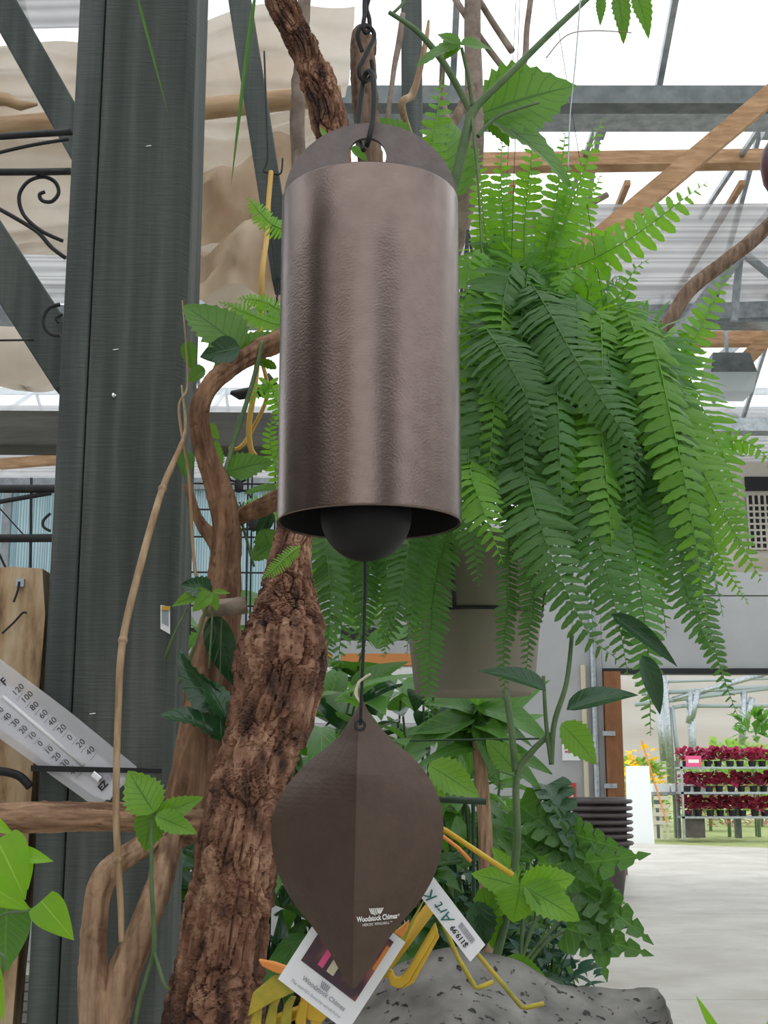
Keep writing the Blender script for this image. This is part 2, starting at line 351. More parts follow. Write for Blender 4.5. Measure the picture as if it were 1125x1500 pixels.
pr_ov = lambda t: max(.02, math.sin(math.pi*t**.72))**.85 if 0 < t < 1 else .02
pr_long = lambda t: max(.03, math.sin(math.pi*t**.6)**.7) if 0 < t < 1 else .03
pr_strap = lambda t: (min(1, .35+t*3)*(1-t**3)+.01)
pr_heart = lambda t: max(.03, (math.sin(math.pi*min(1,(t+.16)/1.16)**.62))**.9) if t < 1 else .02
LD = {}
for k in ('vine','vinelight'):
    LD[k] = [leaf_data('leaf', k, .62, pr_ov, teeth=9, amp=.12, fold=.12, droop=.15+.1*i, wave=.02, seed=i) for i in range(3)]
LD['gloss'] = [leaf_data('leaf', 'gloss', .42, pr_ov, 12, fold=.25, droop=.2+.15*i, seed=i) for i in range(2)]
LD['glosstooth'] = [leaf_data('leaf', 'gloss', .6, pr_ov, teeth=7, amp=.12, fold=.3, droop=.3, wave=.03, seed=i) for i in range(2)]
LD['mid'] = [leaf_data('leaf', 'mid', .45, pr_ov, 10, fold=.2, droop=.15+.2*i, wave=.015, seed=i) for i in range(3)]
LD['strap'] = [leaf_data('leaf', 'mid', .19, pr_strap, 10, fold=.2, droop=.3+.25*i, m=1, seed=i) for i in range(3)]
LD['philo'] = [leaf_data('leaf', 'philo', .6, pr_heart, 14, fold=.12, droop=.12+.1*i, seed=i) for i in range(2)]
LD['heart'] = [leaf_data('leaf', 'mid', .65, pr_heart, 10, fold=.2, droop=.25, seed=i) for i in range(2)]
LD['monstera'] = [leaf_data('leaf', 'mid', .62, pr_heart, 70, fold=.2, droop=.4, notch=7, m=3, seed=i) for i in range(2)]
LD['monsteradark'] = [leaf_data('leaf', 'gloss', .62, pr_heart, 60, fold=.2, droop=.45, notch=6, m=3, seed=i) for i in range(2)]
LD['blue'] = [leaf_data('leaf', 'bluegreen', .45, pr_ov, 5, m=1, fold=.2, droop=.2, seed=i) for i in range(2)]
LD['red'] = [leaf_data('leaf', 'red', .8, pr_ov, 5, m=1, fold=.2, droop=.2, seed=i) for i in range(2)]
LD['blade'] = [leaf_data('leaf', 'mid', .05, pr_strap, 14, m=1, fold=.3, droop=.05)]
def put_leaf(parent, data, base, tip, normal, wscale=1.0, name='leaf'):
    base, tip = V(base), V(tip); y = tip-base; Ln = y.length; y.normalize(); nrm = V(normal); z = (nrm - y*nrm.dot(y))
    if z.length < 1e-4: z = V((0,0,1)) - y*y.z
    z.normalize(); x = y.cross(z)
    o = bpy.data.objects.new(name, data); col.objects.link(o); o.parent = parent; b = base - world_loc(parent)
    mat = Matrix(((x.x*Ln*wscale, y.x*Ln, z.x*Ln, b.x), (x.y*Ln*wscale, y.y*Ln, z.y*Ln, b.y), (x.z*Ln*wscale, y.z*Ln, z.z*Ln, b.z), (0,0,0,1)))
    o.matrix_local = mat; return o
def pleaf(parent, kind, b, t, d0, d1=None, wscale=1, roll=0, k=0):
    """leaf from photo pixel b to t at distances d0,d1; faces the viewer, turned by roll"""
    B = P(b[0], b[1], d0); T = P(t[0], t[1], d1 or d0); y = (T-B).normalized()
    n = V((0,-1,.25)); n = n - y*n.dot(y); n.normalize(); n = Matrix.Rotation(roll, 3, y) @ n
    L_ = LD[kind]; return put_leaf(parent, L_[k % len(L_)], B, T, n, wscale)

# ------------------------------------------------------------------ the setting
floor = sroot('floor')
joints = [-7.6, -2, 3.55, 9.15, 14.75, 20.5]
xs = [-9, -4.5, 0.6, 5.7, 11]
for i in range(len(joints)-1):
    for j in range(len(xs)-1):
        MB().box((xs[j]+.006, joints[i]+.008, -.12), (xs[j+1]-.006, joints[i+1]-.008, 0)).build('slab', M['concrete'], floor, bevel=.004)
MB().box((-9,-7.6,-.2), (11,20.5,-.02)).build('joint_bed', M['joint'], floor)
apron = struct(MB().box((1.0,20.52,-.12), (11,26.2,-.005)).build('path', M['concrete']))
struct(MB().add([(1.0,26.2,-.004),(1.0,31.5,-.004),(4.2,31.5,-.004),(11,26.6,-.004),(11,26.2,-.004),(1.0,26.2,-.1),(1.0,31.5,-.1),(4.2,31.5,-.1),(11,26.6,-.1),(11,26.2,-.1)],
   [(4,3,2,1,0),(5,6,7,8,9),(0,1,6,5),(1,2,7,6),(2,3,8,7),(3,4,9,8),(4,0,5,9)]).build('path', M['concrete']))
struct(MB().box((-60,20.52,-.3), (80,120,-.06)).build('ground', M['grass']))
mb = MB()
nx, ny = 50, 12
for j in range(ny):
    for i in range(nx):
        x = -160+i*8; y = 130+j*14; h = (j/ny)**.8*(34+9*noise.noise(V((x*.012, j*.3, 2)))) ; mb.v.append(V((x, y, h-1)))
mb.f = [(j*nx+i, j*nx+i+1, (j+1)*nx+i+1, (j+1)*nx+i) for j in range(ny-1) for i in range(nx-1)]
struct(mb.build('hillside', M['hill'], smooth=True))
# roof: ridges run across the view; gutters every 3.5 m
GZ = 5.35; BAY = 3.5; RISE = .9
ceiling = sroot('ceiling')
pane_cache = {}
for g in range(-2, 6):
    y0 = g*BAY
    for sl in (0, 1):
        ya, yb = (y0, y0+BAY/2) if sl == 0 else (y0+BAY/2, y0+BAY)
        za, zb = (GZ, GZ+RISE) if sl == 0 else (GZ+RISE, GZ)
        for i in range(16):
            x0 = -8+i*1.2; key = sl
            if key not in pane_cache:
                m_ = MB().add([(0,0,0),(1.16,0,0),(1.16,BAY/2,(zb-za)),(0,BAY/2,(zb-za))], [(0,1,2,3)])
                me = bpy.data.meshes.new('roof_pane'); me.from_pydata([tuple(p) for p in m_.v], [], m_.f); me.materials.append(M['glaze']); pane_cache[key] = me
            o = bpy.data.objects.new('roof_pane', pane_cache[key]); col.objects.link(o); o.parent = ceiling; o.location = (x0+.02, ya, za+.03)
        if g >= 0:
            for i in range(17):
                x0 = -8+i*1.2; MB().bar((x0,ya,za),(x0,yb,zb),.035,.05,(0,0,1)).build('glazing_bar', M['galv'], ceiling)
    MB().box((-8.2,y0-.11,GZ-.13),(11.4,y0+.11,GZ+.02)).build('gutter', M['galv'], ceiling)
    MB().box((-8.2,y0+BAY/2-.03,GZ+RISE-.05),(11.4,y0+BAY/2+.03,GZ+RISE+.03)).build('ridge_bar', M['galv'], ceiling)
# girder below the gutter at 7 m, curtain tubes, shade curtains
MB().box((-8.2,6.72,GZ-.16),(11.4,6.84,GZ-.05)).build('girder', M['galvdark'], ceiling)
MB().tube([(-8,7.45,5.44),(11,7.45,5.44)], .022, 8).build('curtain_tube', M['galv'], ceiling)
for x in (1.35,2.4,3.45):
    MB().box((x-.03,7.38,5.38),(x+.03,7.52,5.56)).build('tube_bracket', M['galv'], ceiling)
    MB().bar((x,7.3,5.5),(x-.0,9.2,5.62),.03,.03).build('hanger_rod', M['galv'], ceiling)
def curtain(name, x0, x1, y0, y1, z, n=24, sag=.05, ph=0):
    mb = MB(); nx = 10
    for i in range(n+1):
        for j in range(nx+1):
            y = y0+(y1-y0)*i/n; x = x0+(x1-x0)*j/nx
            mb.v.append(V((x, y, z + .018*math.sin(i*2.6+ph) - sag*math.sin(math.pi*j/nx)+.02*noise.noise(V((x,y,3))))))
    mb.f = [(i*(nx+1)+j, i*(nx+1)+j+1, (i+1)*(nx+1)+j+1, (i+1)*(nx+1)+j) for i in range(n) for j in range(nx)]
    return mb.build(name, M['shade'], ceiling, smooth=True)
curtain('shade_curtain', -8, 11, 8.55, 10.55, 5.48)
curtain('shade_curtain', -8, 11, 13.9, 18.0, 5.55, 36)
curtain('shade_curtain', -8, -1.2, 4.6, 6.4, 5.45, 20)
for x in (.9,1.7,2.5,3.3,4.1): MB().box((x-.02,8.4,5.50),(x+.02,10.6,5.54)).build('curtain_batten', M['wood'], ceiling)
# timber braces in the roof
MB().bar(P(835,385,6.2), P(1190,88,6.2), .10, .06).build('timber_brace', M['wood'], ceiling)
MB().bar(P(640,240,8.1), P(1240,232,8.1), .10, .12).build('timber_purlin', M['wood'], ceiling)
MB().bar(P(870,498,11.2), P(1250,496,11.2), .12, .12).build('timber_purlin', M['wood'], ceiling)
MB().bar(P(1088,532,10.9), P(1200,415,10.9), .13, .07).build('timber_brace', M['wood'], ceiling)
MB().bar(P(0,680,12), P(100,672,12), .09, .09).build('timber_purlin', M['wood'], ceiling)
MB().bar(P(1140,300,9.5), P(985,500,9.5), .10, .06).build('truss_strut', M['galv'], ceiling)
MB().bar(P(1085,360,9.6), P(1075,470,9.6), .05, .05).build('truss_strut', M['galv'], ceiling)
MB().bar(P(1150,420,9.6), P(1085,368,9.6), .05, .05).build('truss_strut', M['galv'], ceiling)
MB().bar(P(1160,430,12.6), P(1055,525,12.6), .10, .10).build('truss_strut', M['galv'], ceiling)
MB().bar(P(880,463,10.4), P(1240,452,10.4), .14, .10).build('purlin', M['galv'], ceiling)
for px in (885, 965, 1045): MB().bar(P(px,590,12), P(px+45,430,12), .035, .035).build('hanger_rod', M['galv'], ceiling)
# end wall with the drive-through opening
YW = 20.6
wb = sroot('wall_back')
MB().box((3.455,YW,3.14),(11.5,YW+.18,4.30)).build('header_panel', M['panel'], wb)
MB().box((3.455,YW-.01,4.32),(11.5,YW+.18,5.5)).build('header_panel', M['panel'], wb)
MB().box((3.455,YW-.05,3.06),(11.5,YW+.20,3.15)).build('lintel', M['blackish'], wb)
MB().box((-9,YW,0),(3.45,YW+.15,5.5)).build('wall_panel', M['panel'], wb)
MB().box((3.46,YW-.10,0),(3.72,YW+.25,3.1)).build('door_column', M['brownpost'], wb)
for z in (.55,1.3,2.1,2.7): MB().box((3.40,YW-.13,z),(3.60,YW-.09,z+.07)).build('hinge', M['galv'], wb)
MB().tube([(3.30,YW-.06,0),(3.30,YW-.06,5)], .05, 8).build('conduit', M['galv'], wb)
MB().tube([(3.14,YW-.06,0),(3.14,YW-.06,3.2)], .04, 8).build('downpipe', M['raffia'], wb)
# left partition of blue corrugated sheet
wl = sroot('wall_left'); YL = 11.0
for i in range(9):
    x = -8+i*.95
    mb = MB(); n = 20
    for k in range(n+1):
        xx = x+.9*k/n; yy = YL+.02*math.sin(k*2.2)
        mb.v += [V((xx,yy,2.95)), V((xx,yy,3.92))]
    mb.f = [(2*k,2*k+2,2*k+3,2*k+1) for k in range(n)]
    mb.build('corrugated_sheet', M['blue'], wl)
    MB().box((x-.035,YL-.06,0),(x+.035,YL,4.0)).build('mullion', M['galv'], wl)
for z, m_, h in ((2.72,'panel',.2),(2.6,'blackish',.1),(2.48,'panel',.1),(2.38,'orangewall',.1),(1.9,'white',.46),(.02,'panel',1.86),(3.9,'galv',.1)):
    MB().box((-8,YL-.05,z),(.6,YL+.06,z+h)).build('wall_rail', M[m_], wl)
# wall behind the viewer: unseen, closes the house; panels, glazing set for bell reflections
wf = sroot('wall_front')
MB().box((-9,-7.2,0),(11.5,-7.05,1.6)).build('wall_panel', M['panel'], wf)
for x in (-9,-3.4,-1.6,.9,1.6,5.6,7.4,10):
    MB().box((x-.11,-7.2,1.6),(x+.11,-7.0,5.4)).build('timber_stud', M['stainbeam'], wf)
for x0, x1, m_ in ((-8.9,-3.5,'wood'),(1.7,5.5,'stainbeam')):
    MB().box((x0,-7.16,1.6),(x1,-7.1,5.3)).build('wall_panel', M[m_], wf)
for x0, x1 in ((-3.3,-1.7),(-1.5,.8),(1.0,1.5),(5.7,7.3),(7.5,9.9)):
    MB().add([(x0,-7.1,1.6),(x1,-7.1,1.6),(x1,-7.1,5.3),(x0,-7.1,5.3)],[(0,1,2,3)]).build('window_pane', M['glaze'], wf)
MB().box((-8.4,-3.2,5.16),(-3.6,.6,5.18)).build('added_light_blocker', M['shade'], ceiling)  # unseen sheet added under the roof to darken the bell's left side
for y0, y1 in ((-7,-3),(-2.9,.9),(1,4.9),(5,8.9)):
    MB().box((-8.6,y0,0),(-8.5,y1,5.3)).build('side_panel', M['stainbeam'], wl)  # unseen dark panels, added so the bell's left side reflects dark
wr = sroot('wall_right')  # unseen; dark panels and panes arranged for streaks reflected in the bell
for y in range(-7, 21, 4): MB().box((11.3,y-.08,0),(11.5,y+.08,5.4)).build('post', M['galv'], wr)
for y in range(-7, 17, 4): MB().box((11.36,y+.1,.9),(11.44,y+2.6,5.3)).build('wall_panel', M['stainbeam'], wr); MB().add([(11.4,y+2.6,.9),(11.4,y+3.9,.9),(11.4,y+3.9,5.3),(11.4,y+2.6,5.3)],[(0,1,2,3)]).build('window_pane', M['glaze'], wr)
MB().box((11.35,-7,0),(11.5,20.6,.9)).build('wall_panel', M['panel'], wr)

# ------------------------------------------------------------------ timber post with its strap and fixings
YP = 1.9
def post_x(px, y=750): return P(px, y, YP).x
xa, xb, xc = post_x(76), post_x(119), post_x(262)
post = thing('timber_post', (xb, YP, 0), 'grey green stained timber post with a narrow side board and screws', 'post')
mb = MB(); c = .012; x0, x1, y0, y1 = xb+.0015, xc, YP, YP+.14
for z in [i*.05 for i in range(0, 63)]:
    mb.v += [V((x0,y0,z)),V((x1-c,y0,z)),V((x1,y0+c*1.6,z)),V((x1,y1,z)),V((x0,y1,z))]
for i in range(62):
    for k in range(5): mb.f.append((i*5+k, i*5+(k+1)%5, i*5+5+(k+1)%5, i*5+5+k))
mb.build('timber', M['stain'], post)
MB().box((xa,YP+.004,0),(xb-.0015,YP+.12,3.1)).build('side_board', M['stain_edge'], post, bevel=.004)
for px, py in ((170,513),(218,215),(136,1046)):
    q = P(px,py,YP); MB().tube([q+V((-.004,.002,0)),q+V((-.004,-.002,0)),q+V((.004,-.002,.001)),q+V((.004,.002,.001))], .0006, 5).build('staple', M['steel'], post)
q = P(167,579,YP); MB().lathe(q, [(.0001,.0),(.0042,.0005),(.0042,-.002),(.002,-.004)], 12).build('screw_head', M['steel'], post)
MB().tube([q+V((0,-.006,0)), q+V((0,.01,0))], .002, 8).build('screw_shank', M['steel'], post)
# neighbouring timbers of the same frame
def timber(a, b, w_, h_, label, name='timber_brace', mat='stain_edge', ref=(0,1,0)):
    return tag(MB().bar(a, b, w_, h_, ref).build(name, M[mat], bevel=.003), label, 'beam')
timber(P(-30,-50,2.42), P(150,268,2.42), .062, .05, 'grey timber brace meeting the post above the iron bars')
timber(P(-60,290,2.42), P(115,560,2.42), .089, .06, 'grey timber brace meeting the post beside the small iron scroll')
timber(P(342,-60,2.7), P(418,420,2.7), .052, .09, 'grey timber brace leaning behind the flaky trunk and the hook wire')
timber(P(602,-80,2.9), P(604,260,2.9), .05, .06, 'dark timber upright behind the chain hooks', 'timber_upright')
timber(P(-260,632,3.0), P(700,640,3.0), .085, .10, 'long grey brown crossbeam passing behind post and bell', 'timber_beam', 'stainbeam')
timber(P(-120,-210,1.15), P(1250,-210,1.15), .07, .09, 'overhead grey timber that carries the bell chain', 'timber_beam')
tag(MB().tube([P(-60,192,3.7),P(100,178,3.7),P(250,165,3.7),P(420,146,3.7),P(500,140,3.7)], [.033,.034,.034,.033,.032], 14).build('peeled_pole', M['pole'], smooth=True), 'round peeled wooden pole in front of the tan cloth', 'pole')
mb = MB(); pts = [P(-30,143,3.2), P(10,146,3.2), P(30,155,3.2), P(55,153,3.2)]
tag(mb.tube(pts, [.022,.018,.014,.004], 10).build('bark_scrap', M['pole'], smooth=True), 'ragged scrap of brown wood above the iron bar', 'wood')
# sagging cloth behind
def cloth(name, corners_top, corners_bot, sag, mat, label, nx=60, ny=90, fr=9):
    mb = MB()
    for j in range(ny+1):
        v = j/ny
        for i in range(nx+1):
            u = i/nx; a = V(corners_top[0]).lerp(V(corners_top[1]), u); b = V(corners_bot[0]).lerp(V(corners_bot[1]), u); p = a.lerp(b, v)
            p.z -= sag*math.sin(math.pi*u)*(1-v*.3); p.y += .10*math.sin(v*fr + 2.5*noise.noise(V((u*2,v*2,1)))) + .16*noise.noise(V((u*3.1,v*3.4,5))); p.z += .05*noise.noise(V((u*4,v*2,8))); p.y += .03*math.sin(v*75+5*noise.noise(V((u*2.5,v*4,3))))*(.4+abs(noise.noise(V((u*3,v*3,9)))))
            mb.v.append(p)
    mb.f = [(j*(nx+1)+i, j*(nx+1)+i+1, (j+1)*(nx+1)+i+1, (j+1)*(nx+1)+i) for j in range(ny) for i in range(nx)]
    return tag(mb.build(name, M[mat], smooth=True), label, 'cloth')
cloth('shade_cloth', (P(-120,60,4.3), P(520,10,4.3)), (P(-120,330,4.6), P(460,420,4.5)), .06, 'cloth', 'pale tan shade cloth hanging in wrinkles behind the post and pole')
cloth('shade_cloth', (P(270,250,4.1), P(440,200,4.1)), (P(270,430,4.0), P(440,440,4.0)), .03, 'cloth2', 'brown stained fold of shade cloth sagging between post and bell', 20, 16, 5)
def bulge(c, rx, ry, rz, label):
    mb = MB(); n, k = 20, 10; o = 0
    for j in range(k+1):
        a = -math.pi/2 + (math.pi*.62)*j/k
        for i in range(n):
            b = 2*math.pi*i/n; mb.v.append(V(c)+V((rx*math.cos(a)*math.cos(b), ry*math.cos(a)*math.sin(b), rz*math.sin(a)+.02*noise.noise(V((i*.5,j*.5,0))))))
    mb.f = [(j*n+i, j*n+(i+1)%n, (j+1)*n+(i+1)%n, (j+1)*n+i) for j in range(k) for i in range(n)]
    return tag(mb.build('cloth_sag', M['cloth'], smooth=True), label, 'cloth')
bulge(P(40,520,4.4), .22, .2, .12, 'water filled tan sag of cloth left of the post')
bulge(P(340,400,4.3), .17, .18, .12, 'brown bulging sag of cloth above the arching vine')
# wrought iron trellis
ir = thing('iron_trellis', P(40,250,2.35), 'black wrought iron trellis with scrolls fixed to the post', 'trellis')
def wire(parent, pts, r, name, mat='black', seg=8, k=6):
    pp = spline(pts, k); return MB().tube([P(*a) for a in pp], r, seg).build(name, M[mat], parent, smooth=True)
wire(ir, [(-40,203,2.3),(30,198,2.3),(105,193,2.25)], .0068, 'rail'); wire(ir, [(-40,252,2.3),(40,252,2.3),(103,251,2.25)], .0068, 'rail')
wire(ir, [(-40,233,2.3),(40,214,2.3),(100,204,2.25)], .0035, 'brace_rod')
wire(ir, [(-20,296,2.3),(20,318,2.3),(55,340,2.3),(75,362,2.3),(96,378,2.3)], .0042, 'scroll')
wire(ir, [(92,353,2.3),(60,338,2.3),(35,315,2.3),(28,288,2.3),(40,267,2.3),(62,259,2.3),(80,266,2.3),(86,282,2.3),(76,295,2.3),(62,294,2.3),(58,285,2.3),(66,281,2.3)], .0038, 'scroll')
wire(ir, [(88,446,2.3),(72,451,2.3),(64,466,2.3),(66,481,2.3),(76,490,2.3),(88,491,2.3)], .0038, 'scroll')
wire(ir, [(92,460,2.3),(83,466,2.3),(86,473,2.3)], .003, 'scroll')
wire(ir, [(-30,499,2.3),(50,498,2.3)], .002, 'brace_rod')
rk = thing('wire_rack', P(40,800,2.6), 'dark metal display rack behind the post with thin wires', 'rack')
wire(rk, [(-60,716,2.6),(100,716,2.6)], .009, 'rail'); wire(rk, [(-60,789,2.6),(100,788,2.6)], .009, 'rail')
wire(rk, [(-40,742,2.6),(75,722,2.6)], .005, 'brace_rod'); wire(rk, [(46,700,2.6),(44,900,2.6)], .003, 'upright'); wire(rk, [(0,745,2.6),(36,785,2.6)], .0015, 'wire')
wire(rk, [(-20,770,2.6),(12,840,2.6)], .0025, 'wire'); wire(rk, [(74,752,2.6),(64,762,2.6),(64,772,2.6),(74,778,2.6)], .003, 'scroll')
# wire grid with metal frogs between post and trunk
gr = thing('wire_grid', P(340,800,2.95), 'thin black wire grid hanging between the vine and trunk', 'grid')
for px in (280,322,362,368,402): wire(gr, [(px+2,660,2.95),(px-2,930,2.95)], .0022, 'wire')
for py in (708,746,786,838,887): wire(gr, [(270,py,2.95),(470,py+2,2.95)], .0022, 'wire')
def frog(cx, cy, s, d, flip, label):
    fr = thing('metal_frog', P(cx,cy,d), label, 'ornament')
    c = P(cx,cy,d); u = S(d)*s
    mb = MB(); n = 14
    prof = [(.001,-13),(5,-11),(8,-5),(8.5,2),(7,8),(6,12),(4,15),(.001,16)]
    for i, (r, z) in enumerate(prof):
        for k in range(n): a = 2*math.pi*k/n; mb.v.append(c+V((r*u*math.cos(a), r*u*.6*math.sin(a), z*u)))
    mb.f = [(i*n+k, i*n+(k+1)%n, (i+1)*n+(k+1)%n, (i+1)*n+k) for i in range(len(prof)-1) for k in range(n)]
    mb.build('body', M['black'], fr, smooth=True)
    def limb(pts):
        P3 = [c+V((x*u*flip, -2*u, z*u)) for x, z in pts]; o = MB().tube(P3, [2.4*u,2.2*u,1.7*u,1.5*u][:len(P3)], 7)
        e = P3[-1]
        for a in (-.7,0,.7):
            dirv = (P3[-1]-P3[-2]).normalized(); q = V((dirv.x*math.cos(a)-dirv.z*math.sin(a),0,dirv.x*math.sin(a)+dirv.z*math.cos(a)))
            o.tube([e, e+q*7*u, e+q*9*u], [1.1*u,1*u,1.8*u], 6)
        o.build('leg', M['black'], fr, smooth=True)
    limb([(6,8),(15,10),(19,18)]); limb([(-6,8),(-14,12),(-18,22)]); limb([(5,-9),(16,-12),(9,-22),(14,-30)]); limb([(-5,-9),(-17,-10),(-22,-22),(-28,-28)])
frog(372,766,1.0,2.93,1,'black metal climbing frog on the wire grid beside the trunk')
frog(350,712,.8,2.93,-1,'small black metal frog near the top of the wire grid')
tag(MB().tube([P(338,575,2.5),P(350,578,2.5),P(385,572,2.5),P(400,560,2.5),P(392,548,2.5)], [.004,.011,.013,.010,.004], 10).build('metal_bird', M['blackish'], smooth=True), 'dark curved metal ornament behind the arching vine', 'ornament')
tag(wire(None, [(397,252,2.635),(393,300,2.58),(391,345,2.5),(384,400,2.4),(381,470,2.4),(374,560,2.4),(365,620,2.4),(367,655,2.4),(374,668,2.4)], .0055, 'hose', 'hose'), 'yellow hose hanging down left of the bell', 'hose')
tag(wire(None, [(381,520,2.4),(392,575,2.42),(372,625,2.45),(352,655,2.45),(335,657,2.45)], .004, 'hose', 'hose'), 'thin yellow hose crossing behind the arching vine', 'hose')
hk = thing('wire_hook', P(397,240,2.645), 'double black wire hook hanging on the leaning brace', 'hook')
wire(hk, [(387,75,2.645),(390,160,2.645),(392,230,2.645),(386,250,2.645),(395,253,2.645),(411,254,2.645),(414,232,2.645)], .0022, 'hook_wire')
wire(hk, [(398,254,2.645),(392,268,2.645),(396,330,2.645),(403,400,2.645),(408,460,2.645)], .0016, 'hook_wire')
wire(hk, [(408,400,2.645),(405,440,2.645),(393,457,2.645),(391,448,2.645)], .0022, 'hook_wire')

# ------------------------------------------------------------------ trunks, lianas and branches
def bark_disp(amp, f=75, zs=.30):
    def g(i, a, p, r):
        w1 = noise.noise(p*14); q = V((math.cos(a)*r*f + w1*.8, math.sin(a)*r*f + w1*.8, p.z*f*zs + noise.noise(p*25)*.6))
        d, pt_ = noise.voronoi(q); gap = d[1]-d[0]
        cell = noise.cell(pt_[0]*3.1+V((5,5,5)))
        crack = -1.0 if gap < .07 else (-.4 if gap < .13 else 0)
        if f < 100:
            d2, _ = noise.voronoi(q*2.3); crack -= .45 if d2[1]-d2[0] < .09 else 0
        return amp*(crack + .75*(cell-.5) + .35*noise.noise(p*160) + .5*noise.noise(p*30))
    return g
def trunk(name, pts, label, mat='bark', seg=150, k=64, amp=.0042, cat='trunk'):
    pp, rr = px_path(pts, k)
    return tag(MB().tube(pp, rr, seg, disp=bark_disp(amp, 75 if mat == 'bark' else 120, .30 if mat == 'bark' else .10) if amp else None).build(name, M[mat], smooth=mat != 'bark'), label, cat)
trunk('leaning_tree', [(290,1900,1.5,160),(300,1620,1.5,150),(314,1490,1.5,136),(328,1380,1.5,124),(348,1250,1.5,118),(366,1150,1.51,114),(396,1050,1.53,120),(414,960,1.55,134),(420,895,1.57,100),(424,840,1.58,72),(432,780,1.6,58),(450,650,1.62,60),(478,400,1.65,64),(486,215,1.68,58),(466,120,1.68,56),(435,50,1.68,50),(408,-10,1.68,48),(395,-90,1.68,48)], 'leaning tree trunk with flaky reddish brown bark behind the bell')
for px, py, w_ in ((344,950,16),(447,872,15),(440,835,13)):
    pass
trunk('cut_tree', [(548,330,1.78,36),(540,200,1.78,44),(533,120,1.78,44),(532,60,1.78,42),(536,52,1.78,40)], 'cut grey brown stem standing behind the chain', 'branch', 40, 20, .003, 'branch')
trunk('tree_branch', [(432,330,1.9,26),(437,240,1.9,24),(435,170,1.9,24),(442,60,1.9,22),(450,-60,1.9,22)], 'slim grey branch between brace and flaky trunk', 'greytwig', 24, 12, .0015, 'branch')
def limb(parent, pts, mat='greytwig', name='branch', k=8, seg=12):
    pp, rr = px_path(pts, k); return MB().tube(pp, rr, seg).build(name, M[mat], parent, smooth=True)
bt = thing('bare_tree', (P(300,2900,2.35).x,2.35,0), 'bare grey twigged tree standing behind the bell plate and fern', 'tree')
limb(bt, [(300,2900,2.35,44),(310,1500,2.35,40),(375,1100,2.35,38),(412,960,2.35,36),(440,820,2.35,34),(520,640,2.35,34),(640,420,2.33,32),(690,260,2.3,30),(694,130,2.3,28),(692,40,2.3,26),(694,-60,2.3,26)], name='stem', seg=20)
for pts, mt in (([(640,300,2.2,10),(590,165,2.0,11),(603,140,2.0,12),(612,115,2.0,10),(624,60,2.0,8),(628,30,2.0,4)],'cane'), ([(600,230,2.1,8),(570,190,2.0,8),(576,110,2.0,8),(585,60,2.0,10),(590,20,2.0,8)],'greytwig'),
  ([(655,-20,2.4,10),(690,35,2.33,10),(722,80,2.4,10),(790,165,2.4,10)],'greytwig'), ([(690,-20,2.35,10),(720,30,2.5,10),(750,75,2.5,11)],'greytwig'), ([(694,160,2.3,10),(750,110,2.5,10),(768,90,2.6,10),(772,40,2.6,9),(780,-20,2.6,9)],'greytwig'), ([(655,50,2.5,9),(648,100,2.5,9),(652,160,2.5,8),(690,260,2.32,10)],'greytwig'),
  ([(690,390,2.35,10),(760,340,2.5,11),(840,310,2.5,11),(890,285,2.5,9)],'greytwig'), ([(600,340,2.15,16),(620,290,2.1,16),(650,210,2.15,16),(690,130,2.25,14)],'branch')): limb(bt, pts, mt)
bt2 = thing('bare_branch', (P(714,1714,5.3).x,5.3,0), 'long bare branch slanting under the roof beside the lamp', 'branch')
limb(bt2, [(1150,305,4.2,18),(1105,350,4.2,22),(1060,385,4.2,22),(1010,425,4.2,22),(980,470,4.2,20),(950,500,4.2,20),(880,580,4.25,22),(780,720,4.7,20),(712,900,5.15,18),(706,1150,5.3,15),(712,1500,5.3,15),(714,1714,5.3,15)], 'branch', 'stem')
limb(bt2, [(1150,335,4.2,10),(1110,342,4.2,11),(1094,352,4.2,12)], 'branch', 'twig')
def branch(pts, label, mat='greytwig', name='branch', k=8, seg=10):
    pp, rr = px_path(pts, k); return tag(MB().tube(pp, rr, seg).build(name, M[mat], smooth=True), label, 'branch')
# arching liana
trunk('woody_vine', [(258,1232,1.60,44),(268,1180,1.62,54),(290,1050,1.64,50),(315,920,1.66,48),(328,840,1.68,46),(332,775,1.68,42),(322,720,1.67,40),(297,650,1.65,34),(292,600,1.64,32),(312,560,1.64,32),(350,530,1.66,32),(410,498,1.7,34),(470,480,1.75,34)], 'arching woody vine that curves past the post toward the bell', 'liana', 48, 24, .0022, 'vine')
trunk('woody_vine', [(300,1700,1.72,40),(302,1330,1.72,40),(315,1150,1.73,42),(330,1000,1.74,42),(335,870,1.74,40),(335,770,1.72,34),(355,755,1.7,30),(390,740,1.68,30),(440,715,1.68,30)], 'forked woody vine branching toward the bell bottom', 'liana', 48, 24, .0022, 'vine')
trunk('woody_vine', [(275,710,1.72,14),(290,760,1.72,16),(312,790,1.72,22),(330,830,1.72,20)], 'thin dark side shoot joining the woody vine fork', 'liana', 24, 12, .001, 'vine')
trunk('vine_stub', [(300,890,1.6,26),(330,890,1.6,27),(350,888,1.6,27),(361,886,1.6,22)], 'sawn off grey vine stub beside the trunk', 'greytwig', 24, 10, .0015, 'branch')
trunk('log', [(-60,1198,1.55,42),(60,1197,1.55,43),(180,1196,1.55,42),(250,1200,1.55,44),(310,1215,1.55,46)], 'horizontal log with ridged bark below the thermometer', 'log', 48, 30, .0022, 'log')
yb = thing('forked_branch', P(145,1600,1.5), 'pale forked branch rising in a loop under the log', 'branch')
